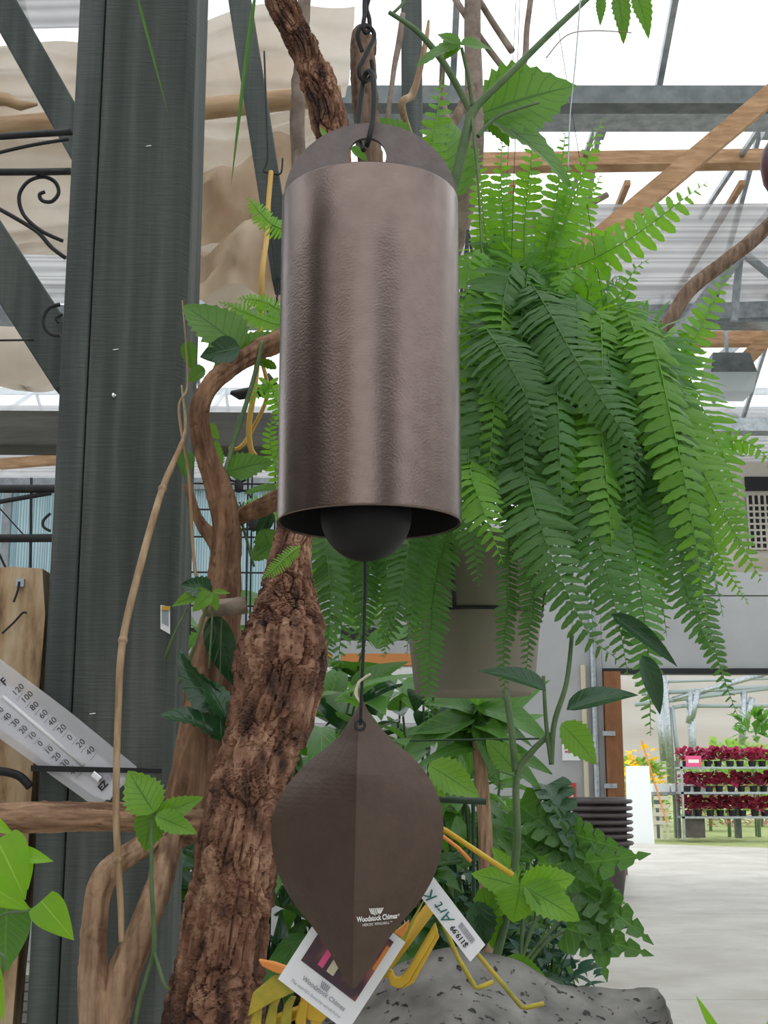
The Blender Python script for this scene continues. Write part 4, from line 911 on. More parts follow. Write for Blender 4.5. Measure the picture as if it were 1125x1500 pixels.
pf([(860,500,1.95),(905,460,1.9),(950,440,1.9)], 18, 'fernlight', 12, wid=.4)
pf([(640,640,1.98),(520,700,1.9),(478,790,1.8),(485,860,1.78),(478,985,1.78)], 40, n=44)
pf([(650,640,1.98),(500,690,1.95),(455,770,1.88),(455,850,1.87)], 26, 'fernlight', 30)
pf([(660,640,1.98),(610,720,1.9),(599,796,1.84),(585,878,1.82),(554,940,1.82)], 40, n=40)
pf([(690,640,1.98),(630,740,1.9),(617,807,1.86),(600,918,1.85),(596,960,1.86)], 30, n=38)
pf([(700,680,1.98),(650,800,1.95),(631,913,1.92),(628,1062,1.92)], 34, n=44)
pf([(660,660,2.0),(560,740,1.95),(540,850,1.93),(530,960,1.93)], 38, n=40)
pf([(720,600,1.9),(690,680,1.75),(705,740,1.7),(737,825,1.69)], 46, 'fernlight', 28)
pf([(720,560,1.9),(690,620,1.78),(688,720,1.75),(702,860,1.76)], 42, n=40)
pf([(740,700,1.95),(745,850,1.85),(738,960,1.85),(742,1045,1.86)], 20, n=40, wid=.36)
pf([(760,700,1.95),(780,830,1.83),(775,930,1.83),(770,1000,1.84)], 26, n=40)
# the mass of the plant
for i in range(92):
    a = rf_.uniform(0, 1); bx = 715+a*270+rf_.uniform(-25,25); by = 400+a*150+rf_.uniform(-25,60); dd = rf_.uniform(1.78,2.15)
    cxp = bx*.3+790*.7; cyp = 540
    out = (bx-830)*.30+rf_.uniform(-25,45); ln = rf_.uniform(230,430)*(1-.25*abs(a-.5))
    ty_ = min(by+ln, 985)
    pts = [(cxp,cyp,YF),(bx-out*.2,by-30,dd),(bx+out*.4,by+ln*.25,dd-.06),(bx+out*.8,by+ln*.6,dd-.08),(bx+out*1.15,ty_,dd-.06)]
    pf(pts, rf_.uniform(34,54), 'fern' if rf_.random() < .62 else 'fernlight', 34, face=(rf_.uniform(-.5,.5),-1,.25), tw=.4)
for i in range(12):   # left side fronds under the bell
    bx = 462+i*15+rf_.uniform(-8,8); dd = rf_.uniform(1.85,2.1); ty_ = rf_.uniform(900,1010)
    pf([(690,640,1.98),(bx*.6+270,715,dd),(bx+10,790,dd),(bx+rf_.uniform(-12,12),870,dd),(bx+rf_.uniform(-20,15),ty_,dd)], rf_.uniform(26,38), 'fern' if i % 3 else 'fernlight', 36, tw=.4)
for i in range(12):   # short young fronds at the crown
    bx = rf_.uniform(690,880); by = rf_.uniform(340,470); dd = rf_.uniform(1.85,2.1); dx = rf_.uniform(-60,70); 
    pf([(bx*.5+395,520,YF),(bx,by,dd),(bx+dx*.6,by-30,dd-.03),(bx+dx,by+rf_.uniform(-40,60),dd-.06)], rf_.uniform(22,34), 'fernlight' if i%2 else 'fern', 22, wid=.36, tw=.5)
fl = thing('small_fern', P(400,560,2.2), 'delicate pale green fern fronds peeking out left of the bell', 'fern')
for pts in ([(440,470,2.2),(412,455,2.2),(380,440,2.2),(345,438,2.2)], [(430,480,2.2),(400,474,2.2),(360,458,2.2),(320,442,2.2)], [(440,740,2.2),(410,700,2.2),(396,650,2.2),(400,600,2.2)], [(440,640,2.2),(405,590,2.2),(392,560,2.2),(355,600,2.2)], [(440,720,2.2),(400,745,2.2),(380,735,2.2),(350,745,2.2)], [(430,340,2.0),(400,330,2.0),(380,310,2.0),(362,288,2.0)], [(440,800,1.5),(420,815,1.5),(405,830,1.5),(385,848,1.5)]):
    frond(fl, [P(*a) for a in pts], (17 if pts[0][2] > 1.9 else 9)*S(2.2), mat='fernlight', npair=18, rs=rf_, wid=.35)
# beige hanging pot behind the fern
pc = P(695,1018,2.25); 
hp = thing('hanging_pot', pc, 'beige round hanging pot with a black wire ring below the fern', 'pot')
k_ = S(2.25)
MB().lathe(pc, [(.001,0),(80*k_,0),(84*k_,4*k_),(92*k_,75*k_),(101*k_,150*k_),(106*k_,200*k_),(110*k_,205*k_),(110*k_,215*k_),(103*k_,215*k_),(100*k_,190*k_),(.001,190*k_)], 64).build('vessel', M['pot'], hp, smooth=True)
MB().tube([pc+V((97.5*k_*math.cos(a),97.5*k_*math.sin(a),112*k_)) for a in [2*math.pi*i/48 for i in range(48)]], .0034, 8, closed=True).build('hanger_ring', M['black'], hp, smooth=True)
for a in (-1.9,.1,2.3):
    e = V((math.cos(a),math.sin(a),0)); MB().tube([pc+e*98*k_+V((0,0,112*k_)), pc+e*112*k_+V((0,0,190*k_)), pc+e*30*k_+V((0,0,520*k_)), pc+V((0,0,700*k_))], .003, 7).build('hanger_wire', M['black'], hp, smooth=True)

# ------------------------------------------------------------------ vine shoots with toothed leaves
def stem(parent, pts, mat='stem', name='stem', k=8, seg=9):
    pp, rr = px_path(pts, k); return MB().tube(pp, rr, seg).build(name, M[mat], parent, smooth=True)
def vine(label, loc, stems, leaves, name='vine_shoot', mat='stem'):
    t = thing(name, loc, label, 'vine')
    for s_ in stems: stem(t, s_, mat)
    for l in leaves: pleaf(t, *l[:4], **(l[4] if len(l) > 4 else {}))
    return t
vine('thick green vine with large toothed leaves above and right of the bell', P(672,250,1.7),
  [[(650,330,1.72,14),(670,250,1.72,16),(683,195,1.72,15),(695,160,1.72,13),(740,115,1.72,11),(800,55,1.72,10),(850,8,1.72,9),(880,-20,1.72,8)],
   [(570,18,1.75,7),(610,45,1.75,9),(645,85,1.75,11),(672,130,1.74,11),(690,165,1.73,11)], [(676,70,1.7,5),(685,110,1.71,6),(692,155,1.72,6)], [(700,200,1.72,7),(730,170,1.73,6),(790,150,1.74,4)],
   [(575,20,1.75,5),(590,5,1.75,5),(600,-15,1.75,5)], [(690,160,1.72,5),(700,260,1.7,4),(705,370,1.7,3)]],
  [('vine',(708,165),(850,112),1.75,dict(wscale=1.15,roll=.2)), ('vine',(712,170),(856,240),1.77,dict(wscale=.85,roll=-.5,k=1)), ('vine',(712,165),(752,205),1.79,dict(k=2)),
   ('vine',(674,66),(606,88),1.7,dict(roll=.5)), ('vine',(674,66),(640,42),1.7,dict(wscale=.7,k=1)), ('vine',(674,66),(725,58),1.7,dict(roll=-.3,k=2)), ('vine',(674,66),(648,85),1.69,dict(wscale=.8)),
   ('vine',(880,-8),(880,35),1.72,dict(wscale=.5)), ('vine',(905,-10),(918,56),1.72,dict(wscale=.6,k=1)), ('vine',(930,-12),(958,45),1.72,dict(wscale=.7,k=2)),
   ('vine',(600,205),(535,170),1.9,dict(wscale=.9)), ('vine',(640,300),(660,150),1.85,dict(wscale=1.0,k=1)), ('vine',(515,215),(540,235),1.25,dict(wscale=.8)), ('vinelight',(480,205),(468,184),1.6,dict(wscale=.5))])
tag(wire(None, [(850,0,1.6),(843,90,1.6),(835,170,1.6),(832,250,1.6)], .0009, 'string', 'galv'), 'thin grey string hanging before the big vine leaf', 'string')
tag(wire(None, [(800,85,1.65),(830,52,1.65),(870,45,1.65),(925,48,1.65)], .0008, 'tendril', 'greytwig'), 'fine curling tendril near the hanging leaves', 'tendril')
vine('vine shoot with broad toothed leaves over the arching vine', P(320,500,1.66),
  [[(352,610,1.66,7),(330,690,1.66,6)], [(385,500,1.66,6),(370,560,1.66,7),(342,650,1.66,7),(330,690,1.66,7)], [(320,690,1.7,4),(338,712,1.7,4),(372,830,1.7,4)]],
  [('vine',(352,510),(270,435),1.66,dict(wscale=1.15,roll=.3)), ('gloss',(352,510),(290,520),1.64,dict(wscale=1.6,roll=-.3)), ('vine',(352,515),(408,480),1.68,dict(wscale=.9,k=1)), ('vine',(300,540),(272,555),1.67,dict(wscale=1.3,k=2)),
   ('vine',(345,520),(305,545),1.68,dict(k=2)), ('vine',(275,500),(280,540),1.72,dict(wscale=.9)), ('vinelight',(300,625),(322,640),1.7,dict(k=1,wscale=1.3)), ('vinelight',(318,690),(316,640),1.7,dict(wscale=.7)),
   ('vine',(332,692),(400,668),1.68,dict(wscale=1.0,k=1)), ('vinelight',(318,700),(290,660),1.72,dict(wscale=.8)), ('vine',(405,715),(355,718),1.62,dict(wscale=.6,roll=.4)), ('vine',(385,775),(408,830),1.7,dict(wscale=1.1,k=2)), ('gloss',(400,750),(372,795),1.72,dict()), ('vine',(370,820),(405,790),1.7,dict(wscale=.9)), ('mid',(275,660),(270,700),1.72,dict(wscale=1.4)), ('vine',(405,540),(360,520),1.7,dict(wscale=.5))])
vine('small pale leafed vine sprig beside the picture tag', P(310,870,1.56),
  [[(312,868,1.56,4),(310,920,1.56,3),(306,980,1.56,3)], [(310,868,1.56,4),(280,960,1.58,5),(262,1000,1.6,6)], [(275,890,1.58,3),(255,930,1.58,4),(242,965,1.6,5)]],
  [('glosstooth',(310,868),(262,850),1.56,dict(wscale=1.1)), ('vinelight',(310,868),(280,895),1.55,dict(wscale=1.0)), ('vinelight',(305,866),(246,884),1.56,dict(wscale=.55,k=1)), ('vinelight',(310,868),(318,895),1.55,dict(k=2,wscale=.9)), ('vinelight',(312,866),(338,868),1.56,dict(wscale=.5))])
vine('dark glossy curled leaves between the post and trunk', P(300,1060,1.56),
  [[(332,1085,1.56,4),(320,1060,1.56,4),(310,1040,1.56,4)], [(325,905,1.6,3),(322,1000,1.6,2)]],
  [('glosstooth',(333,1088),(243,1022),1.55,dict(wscale=.9,roll=.7)), ('glosstooth',(330,1035),(243,960),1.55,dict(wscale=.7,roll=-.7,k=1)), ('glosstooth',(330,1050),(300,985),1.53,dict(wscale=.9,roll=.3)), ('gloss',(312,900),(346,1015),1.62,dict(wscale=.9,roll=.2)), ('gloss',(335,1020),(338,1060),1.6,dict(wscale=.9))])
vine('young vine shoot with bright toothed leaves in front of the log', P(222,1400,1.40),
  [[(222,1200,1.40,5),(222,1290,1.40,6),(226,1385,1.41,7),(215,1430,1.42,6),(200,1490,1.44,6),(190,1600,1.45,6)], [(222,1200,1.4,4),(238,1170,1.4,4)], [(226,1395,1.41,5),(240,1440,1.41,5),(248,1450,1.42,4)]],
  [('vinelight',(226,1190),(186,1127),1.39,dict(wscale=1.3)), ('vinelight',(228,1195),(298,1168),1.40,dict(wscale=.7,k=1,roll=.3)), ('vinelight',(228,1195),(290,1218),1.39,dict(wscale=.8,k=2)), ('vine',(226,1185),(210,1248),1.42,dict(wscale=1.25)), ('vine',(226,1190),(268,1182),1.43,dict(k=1))])
vine('broad leafed green vine climbing from the stone basin', P(735,1400,1.75),
  [[(722,1420,1.75,13),(742,1340,1.75,12),(757,1240,1.75,11),(757,1140,1.75,10),(780,1100,1.75,9),(808,1075,1.75,7)], [(755,1130,1.75,10),(748,1060,1.75,10),(740,1010,1.76,9)], [(757,1298,1.74,5),(765,1296,1.74,5)], [(808,1120,1.74,7),(812,1060,1.74,8),(830,1000,1.74,7),(838,930,1.74,6)], [(808,1120,1.74,7),(800,1060,1.74,6),(796,990,1.74,5)], [(756,1138,1.74,3),(730,1130,1.74,2),(718,1140,1.74,2),(740,1150,1.74,2)]],
  [('vinelight',(762,1298),(846,1288),1.70,dict(wscale=1.05,roll=.4)), ('vinelight',(760,1298),(690,1276),1.72,dict(wscale=.9,k=1)), ('vinelight',(762,1298),(752,1356),1.69,dict(wscale=1.8,k=2)), ('vinelight',(768,1298),(858,1348),1.69,dict(wscale=.85,k=1)), ('vinelight',(757,1290),(722,1240),1.76,dict(wscale=.8)), ('vinelight',(757,1296),(716,1345),1.73,dict(wscale=1.1)),
   ('vinelight',(628,1120),(706,1166),1.66,dict(wscale=.9)), ('vinelight',(630,1140),(655,1168),1.66,dict(k=1)), ('vine',(755,1130),(715,1080),1.8,dict(wscale=1.2,roll=.3)), ('vinelight',(822,1060),(884,1118),1.8,dict(wscale=.9,k=2)), ('gloss',(800,1012),(704,968),1.68,dict(wscale=.8,roll=.5)), ('gloss',(830,1040),(938,995),1.66,dict(wscale=.7,roll=-.3,k=1)), ('gloss',(940,960),(978,1048),1.68,dict(wscale=.8,k=1)), ('gloss',(895,900),(1003,972),1.72,dict(wscale=.5)),
   ('vine',(740,1405),(803,1432),1.72,dict(wscale=.7)), ('vine',(706,1300),(730,1400),1.74,dict(wscale=.7,k=1)), ('glosstooth',(700,1320),(708,1400),1.73,dict(wscale=1.0))])
ph = vine('lime green philodendron with heart shaped leaves beside the slab', P(10,1500,1.28),
  [[(-20,1352,1.28,4),(10,1338,1.28,4),(42,1334,1.28,4),(62,1322,1.28,4)], [(-20,1400,1.28,4),(5,1400,1.28,5),(0,1440,1.28,4)], [(-30,1300,1.3,6),(-20,1450,1.3,6),(-10,1620,1.3,6)]],
  [('philo',(60,1320),(108,1378),1.27,dict(wscale=1.15)), ('philo',(-5,1230),(38,1318),1.28,dict(wscale=1.25,roll=-.2)), ('philo',(-25,1290),(42,1338),1.27,dict(wscale=.9,roll=.3,k=1)), ('philo',(28,1250),(78,1261),1.29,dict(wscale=.8)), ('philo',(40,1256),(38,1306),1.3,dict(wscale=.7,k=1)), ('heart',(10,1330),(2,1430),1.31,dict(wscale=1.3)), ('philo',(-10,1415),(4,1500),1.28,dict(wscale=.5)), ('philo',(-20,1200),(20,1222),1.3,dict(wscale=.8))])
for pts, lab in (([(200,-10,1.5),(245,162,1.5)], 'long green blade leaf hanging before the post'), ([(376,-20,1.6),(336,268,1.6)], 'narrow blade leaf with a dry tip hanging before the leaning brace')):
    t = thing('blade_leaf', P(*pts[0]), lab, 'leaf'); a, b = P(*pts[0]), P(*pts[1]); put_leaf(t, LD['blade'][0], a, b, (0,-1,.1), .45)
t = thing('corner_plant', P(1060,1620,1.3), 'yellow green pointed leaf rising beside the stone basin lip', 'plant'); LD['phstrap'] = [leaf_data('leaf', 'philo', .22, pr_strap, 10, m=1, fold=.2, droop=.1)]
pleaf(t, 'phstrap', (1072,1560), (1022,1458), 1.3, wscale=.8); pleaf(t, 'phstrap', (1090,1600), (1128,1494), 1.35, wscale=.8); stem(t, [(1072,1555,1.3,5),(1080,1700,1.3,6),(1085,2300,1.3,8)])

# ------------------------------------------------------------------ plants on the bench behind
bench = thing('plant_bench', (-.45,4.1,0), 'slatted wooden bench under the mass of houseplants', 'bench')
for i in range(9): MB().box((-1.7,3.3+i*.2,.70),(.52,3.46+i*.2,.735)).build('slat', M['stainbeam'], bench)
for x in (-1.6,.40):
    for y in (3.4,5.0): MB().box((x-.04,y-.04,0),(x+.04,y+.04,.7)).build('leg', M['stainbeam'], bench)
rp = random.Random(5)
def plant(label, base, kind, n, h, spread, ll, name='potted_plant', potr=.09, poth=.14, potmat='terracotta', stemmat='darkstem', cat='plant', group=None, wsc=1.0, zlow=.12):
    base = V(base); t = thing(name, base, label, cat, group)
    MB().lathe(base, [(.001,0),(potr*.75,0),(potr,poth),(potr*1.06,poth),(potr*1.06,poth*.86),(potr*.9,poth*.9),(.001,poth*.9)], 20).build('pot', M[potmat], t, smooth=True)
    top = base+V((0,0,poth*.9)); L_ = LD[kind]
    for i in range(n):
        a = rp.uniform(0,2*math.pi); e = V((math.cos(a),math.sin(a),0)); hh = h*rp.uniform(zlow,1); rr_ = spread*rp.uniform(.15,1)*(.5+.5*math.sin(math.pi*min(1,hh/h*.9)))
        b = top+e*rr_+V((0,0,hh)); d_ = (e*rp.uniform(.5,1)+V((rp.uniform(-.5,.5),rp.uniform(-.6,.3),rp.uniform(-.45,.75)))).normalized(); l = ll*rp.uniform(.65,1.15)
        nrm = (V((0,-.35,1))+e*.5)
        put_leaf(t, L_[i % len(L_)], b, b+d_*l, nrm, wsc*rp.uniform(.85,1.15))
        if i % 4 == 0: MB().tube([top+e*.02, top+e*rr_*.45+V((0,0,hh*.6)), b], .004 if ll > .12 else .002, 5).build('stalk', M[stemmat], t)
    return t
zb_ = .735
plant('tall leafy plant with oval leaves behind the trunk', (-.75,3.6,zb_), 'mid', 46, .75, .25, .17)
plant('glossy dark leafed plant behind the sail', (-.42,3.5,zb_), 'gloss', 46, .62, .22, .16)
plant('arching strap leafed plant under the fern fronds', (-.18,3.7,zb_), 'strap', 44, .85, .16, .34)
plant('broad heart leafed plant behind the price tag', (.06,3.45,zb_), 'heart', 40, .55, .2, .16)
plant('low blue green small leafed plant beside the sail', (.16,3.38,zb_), 'blue', 130, .42, .17, .055)
plant('lush oval leafed plant below the beige pot', (.20,4.0,zb_), 'mid', 60, .78, .24, .19)
plant('wide strap leafed plant beyond the oval leafed plants', (-.4,4.6,zb_), 'strap', 46, .95, .2, .4)
plant('split leaf plant leaning out over the walkway', (.36,4.4,zb_), 'monstera', 24, .55, .24, .24)
plant('dense heart leafed climber at the bench back', (.02,4.9,zb_), 'heart', 60, .95, .36, .2)
plant('dark glossy shrub in the back of the bench', (-.8,4.9,zb_), 'gloss', 60, .95, .35, .2)
plant('bright green oval leafed plant beside the cane', (.24,3.55,zb_), 'mid', 40, .62, .16, .15)
plant('bushy blue green plant at the bench corner', (.42,3.5,.735), 'blue', 150, .22, .13, .06, potr=.08)
plant('oval leafed plant low at the bench end', (.40,3.75,.735), 'mid', 50, .38, .16, .12)
plant('leafy green plant filling the gap above the sail', (-.25,4.3,zb_), 'heart', 60, 1.15, .3, .2)
plant('tall oval leafed plant behind the leaning tree', (-.62,4.25,zb_), 'mid', 60, 1.2, .3, .2)
plant('tall glossy plant under the hanging fern', (.12,4.45,zb_), 'gloss', 60, 1.1, .3, .2)
# dracaena cane with a brown stem
dr = thing('dracaena_cane', (P(712,1260,3.25).x,3.25,.735), 'brown caned dracaena with a crown of broad straps under the pot', 'plant')
b0 = V((P(712,1260,3.25).x,3.25,.735)); MB().lathe(b0, [(.001,0),(.06,0),(.08,.12),(.085,.12),(.07,.11),(.001,.11)], 20).build('pot', M['terracotta'], dr, smooth=True)
pp, rr = px_path([(712,1420,3.25,20),(712,1250,3.25,20),(706,1150,3.25,19),(700,1085,3.25,18)], 8); MB().tube(pp, rr, 14).build('cane', M['liana_light'], dr, smooth=True)
ctop = pp[-1]
for i in range(30):
    a = rp.uniform(0,6.28); e = V((math.cos(a),math.sin(a)*.8,rp.uniform(-1.1,.7))).normalized(); put_leaf(dr, (LD['mid'] if i % 3 else LD['strap'])[i%3], ctop+V((0,0,rp.uniform(-.02,.1))), ctop+V((0,0,.06))+e*rp.uniform(.14,.24), V((0,-.8,.7)), .8 if i % 3 else 1.4)
mo = thing('split_leaf_plant', P(760,1420,3.3), 'split leaf philodendron reaching over the concrete walkway', 'plant')
for l in ((790,1265,936,1268,.5),(845,1300,945,1360,.0),(866,1300,880,1412,.3),(830,1360,935,1392,.2),(790,1200,860,1290,.4),(760,1180,840,1240,.2),(800,1150,850,1225,-.3),(770,1230,720,1290,.2),(820,1215,895,1240,.4)):
    pleaf(mo, 'monstera' if l[4] >= .0 else 'monsteradark', l[:2], l[2:4], 3.3, 3.15, wscale=.85, roll=l[4])
for s_ in ([(760,1420,3.3,6),(790,1340,3.3,6),(845,1305,3.3,5)], [(760,1420,3.3,6),(800,1370,3.3,5),(860,1310,3.3,4)], [(760,1440,3.3,6),(770,1320,3.3,6),(790,1250,3.3,5)], [(760,1430,3.3,6),(800,1380,3.3,5),(835,1362,3.3,4)], [(760,1440,3.3,8),(764,1560,3.3,8),(766,1640,3.3,8)], [(770,1300,3.3,6),(780,1210,3.3,5),(800,1150,3.3,5)]): stem(mo, s_, 'stem', 'stalk')
plant('leafy dark nursery plant at the walkway edge', (.345,3.3,.735), 'gloss', 30, .16, .1, .09, potr=.055, poth=.12)
gp = thing('green_pole_frame', P(690,1300,2.6), 'dark green metal pole frame among the houseplants', 'frame')
MB().tube([P(600,1168,2.6),P(650,1171,2.6),P(712,1174,2.6)], .0068, 10).build('crossbar', M['greenpole'], gp, smooth=True); MB().tube([P(693,1172,2.6),P(695,1420,2.6),V((P(695,1420,2.6).x,2.6,0))], .004, 8).build('upright', M['greenpole'], gp)
MB().tube([P(600,1085,2.8),P(790,1082,2.8)], .0022, 6).build('wire', M['greenpole'], gp)
bb = thing('bird_bath', P(826,1330,5.6), 'shallow grey bowl on a pedestal half hidden by leaves', 'bowl')
c0 = P(822,1318,5.6); MB().lathe(c0, [(.03,-.05),(.08,-.03),(.15,.02),(.19,.065),(.195,.07),(.17,.065),(.12,.03),(.001,.01)], 32).build('basin', M['greybowl'], bb, smooth=True); MB().lathe((c0.x,c0.y,0), [(.14,0),(.12,.04),(.05,.1),(.045,c0.z-.1),(.06,c0.z-.05),(.001,c0.z-.05)], 20).build('pedestal', M['greybowl'], bb, smooth=True)
# ribbed planters stacked at the door
xpl = P(880,1250,16.8).x
for i in range(7):
    z = .62+i*.085
    t = thing('planter', (xpl,16.8,z if i else 0), ('dark planter at the bottom of the stack by the doorway' if i == 0 else ['second','third','fourth','fifth','sixth','topmost'][i-1]+' dark planter rim in the stack by the doorway'), 'planter', 'stacked planters by the doorway')
    if i == 0: MB().lathe((xpl,16.8,0), [(.001,0),(.26,0),(.36,.62),(.001,.62)], 32).build('vessel', M['planter'], t, smooth=True)
    MB().lathe((xpl,16.8,z), [(.33,0),(.40,.012),(.415,.03),(.415,.045),(.40,.06),(.34,.062),(.33,.084),(.001,.084)], 32).build('rim', M['planter'], t, smooth=True)
# ------------------------------------------------------------------ fixtures in the hall
lm = thing('ceiling_lamp', P(1066,545,10.9), 'grey box shaped grow lamp with a pale reflector under the roof', 'lamp')
c = P(1066,545,10.9); w_ = .20
MB().add([c+V((-w_*.8,-.15,.13)),c+V((w_*.8,-.15,.13)),c+V((w_*.8,.15,.13)),c+V((-w_*.8,.15,.13)),c+V((-w_,-.2,-.06)),c+V((w_,-.2,-.06)),c+V((w_,.2,-.06)),c+V((-w_,.2,-.06))],[(0,1,2,3),(0,4,5,1),(1,5,6,2),(2,6,7,3),(3,7,4,0),(7,6,5,4)]).build('housing', M['galvdark'], lm)
MB().add([c+V((-w_,-.2,-.062)),c+V((w_,-.2,-.062)),c+V((w_,.2,-.062)),c+V((-w_,.2,-.062)),c+V((-w_*.85,-.16,-.22)),c+V((w_*.85,-.16,-.22)),c+V((w_*.85,.16,-.22)),c+V((-w_*.85,.16,-.22))],[(0,1,2,3),(0,4,5,1),(1,5,6,2),(2,6,7,3),(3,7,4,0),(7,6,5,4)]).build('reflector', M['lens'], lm)
MB().bar(c+V((0,0,.13)), c+V((0,0,.8)), .03, .03).build('hanger', M['galv'], lm)
ht = thing('air_cooler', P(1150,760,15.8), 'cream box air cooler with a dark slot and square grille', 'cooler')
a, b = P(1090,818,15.8), P(1090,676,15.8); x0, z0, z1_ = a.x, a.z, b.z
MB().box((x0,15.8,z0),(x0+1.4,16.9,z1_)).build('casing', M['cream'], ht, bevel=.02)
MB().box((x0+.06,15.78,z1_-.38),(x0+1.34,15.8,z1_-.20)).build('slot', M['blackish'], ht)
MB().box((x0+.06,15.78,z0+.10),(x0+1.34,15.8,z1_-.44)).build('grille_back', M['blackish'], ht)
for i in range(18): MB().box((x0+.06+i*.072,15.755,z0+.10),(x0+.085+i*.072,15.78,z1_-.44)).build('grille_bar', M['cream'], ht)
for i in range(8): MB().box((x0+.06,15.75,z0+.10+i*.078),(x0+1.34,15.757,z0+.125+i*.078)).build('grille_bar', M['cream'], ht)
MB().bar((x0+.3,16.3,z1_), (x0+.3,16.3,5.4), .05, .05).build('hanger', M['galv'], ht); MB().bar((x0+1.1,16.3,z1_), (x0+1.1,16.3,5.4), .05, .05).build('hanger', M['galv'], ht)
mg = thing('maroon_float', P(1140,245,3.0), 'smooth dark maroon rounded ornament hanging at the bare branch', 'ornament')
MB().lathe(P(1142,245,3.0), [(.0001,-.085),(.025,-.075),(.042,-.04),(.047,0),(.042,.04),(.025,.07),(.006,.085),(.0001,.086)], 28).build('shell', M['maroon'], mg, smooth=True); MB().tube([P(1142,195,3.0), P(1142,-200,3.0)], .001, 5).build('string', M['black'], mg)
dg = thing('notice', (2.92,YW-.03,1.8), 'white notice with red lettering block on the grey wall by the column', 'sign')
MB().box((2.78,YW-.03,1.72),(3.06,YW-.01,2.1)).build('sheet', M['sheet'], dg)
for i in range(3): MB().box((2.82,YW-.035,1.98-i*.07),(3.02,YW-.03,2.01-i*.07)).build('print_line', M['pink'], dg)
dg = thing('notice', (2.86,YW-.03,1.2), 'small red and white sign on the grey wall behind the plants', 'sign')
MB().box((2.72,YW-.03,1.12),(2.98,YW-.01,1.38)).build('sheet', M['redsign'], dg); MB().box((2.77,YW-.035,1.17),(2.93,YW-.03,1.33)).build('panel', M['sheet'], dg)

# ------------------------------------------------------------------ the yard outside
def plant_mesh(kind_mat, n, r, h, ll, seed, ratio=.7):
    rr_ = random.Random(seed); vs_, fs_, uv = [], [], []
    for i in range(n):
        a = rr_.uniform(0,6.28); e = V((math.cos(a),math.sin(a),0)); b = e*r*rr_.uniform(.1,.8)+V((0,0,h*rr_.uniform(.15,.85))); d_ = (e*rr_.uniform(.4,1)+V((0,0,rr_.uniform(-.3,1)))).normalized(); s_ = d_.cross(V((rr_.uniform(-.4,.4),rr_.uniform(-.4,.4),1))).normalized(); l = ll*rr_.uniform(.6,1.1)
        o = len(vs_); vs_ += [b, b+d_*l*.5-s_*l*ratio*.5, b+d_*l+V((0,0,-.15*l)), b+d_*l*.5+s_*l*ratio*.5]; uv += [(.5,0),(0,.5),(.5,1),(1,.5)]; fs_.append((o,o+1,o+2,o+3))
    me = bpy.data.meshes.new('foliage'); me.from_pydata([tuple(v) for v in vs_], [], fs_); me.update(); ul = me.uv_layers.new(name='UVMap')
    for lp in me.loops: ul.data[lp.index].uv = uv[lp.vertex_index]
    me.materials.append(LF[kind_mat]); return me
def pot_mesh(r, h, mat='blackish'):
    m_ = MB().lathe((0,0,0), [(.001,0),(r*.8,0),(r,h),(r*.9,h*.95),(.001,h*.95)], 12); me = bpy.data.meshes.new('pot'); me.from_pydata([tuple(v) for v in m_.v], [], m_.f); me.materials.append(M[mat]); return me
YR = 32.0
cart = thing('nursery_cart', P(1070,1220,YR), 'galvanised nursery cart with three shelves of red leaved plants', 'cart')
zc = 0; X0 = P(998,1150,YR).x; X1 = X0+3.0
sh = [P(1060,y,YR).z for y in (1196,1160,1123)]
for z in sh: MB().box((X0,YR,z-.05),(X1,YR+.7,z)).build('shelf', M['galv'], cart)
for x in (X0,X1-.05):
    for y in (YR,YR+.65): MB().box((x,y,0),(x+.05,y+.05,sh[2]+.15)).build('post', M['galv'], cart)
MB().box((X0+.1,YR+.1,0.05),(X0+.55,YR+.5,.5)).build('crate', M['planter'], cart)
hm = [plant_mesh('red', 70, .20, .36, .20, s) for s in range(4)]; hpot = pot_mesh(.1,.14)
for si, (z, wd_) in enumerate(zip(sh, ('bottom','middle','top'))):
    for i in range(11):
        t = thing('red_plant', (X0+.2+i*.27, YR+.3+.1*(i%2), z), f'red leaved potted plant on the {wd_} shelf of the nursery cart', 'plant', f'red plants on the {wd_} cart shelf')
        o = bpy.data.objects.new('pot', hpot); col.objects.link(o); o.parent = t
        o = bpy.data.objects.new('foliage', hm[(i+si)%4]); col.objects.link(o); o.parent = t; o.location = (0,0,.1); o.rotation_euler.z = i*1.3
ps = thing('price_sign', P(1016,1113,YR-.02), 'pink price sign on the cart top corner', 'sign'); a, b = P(1005,1123,YR-.02), P(1027,1107,YR-.02)
MB().box((a.x,YR-.02,a.z),(b.x,YR-.0,b.z)).build('board', M['pink'], ps); MB().box((a.x+.06,YR-.0205,a.z+.09),(b.x-.06,YR-.02,b.z-.09)).build('print', M['whiteink'], ps)
wbp = [V((P(919,1210,30.5).x,30.5,-.06)),V((P(958,1212,30.5).x,30.5,-.06)),P(951,1122,31.0),P(917,1122,31.0)]
tag(MB().slab(wbp, (0,.06,0)).build('white_board', M['white']), 'tall white board leaning outside the doorway', 'board')
tag(MB().tube([P(977,1205,30.6),P(940,1085,31.4)], .022, 8).build('stick', M['orangewall']), 'orange stick leaning beside the white board', 'stick')
bn = thing('outdoor_bench', P(975,1200,33.0), 'grey outdoor bench with pale trays near the white board', 'bench')
a = P(955,1160,33.0); MB().box((a.x,33,a.z-.08),(a.x+2.2,34,a.z)).build('top', M['galv'], bn)
for x in (.05,.55,1.0,2.05): MB().box((a.x+x,33.02,0),(a.x+x+.14,33.2,a.z-.08)).build('leg', M['galvdark'], bn)
for i in range(3): MB().box((a.x+.05+i*.45,33.05,a.z),(a.x+.45+i*.45,33.5,a.z+.2)).build('tray', M['white'], bn)
pl = thing('pallet', P(970,1205,32.2), 'weathered pallet standing below the outdoor bench', 'pallet')
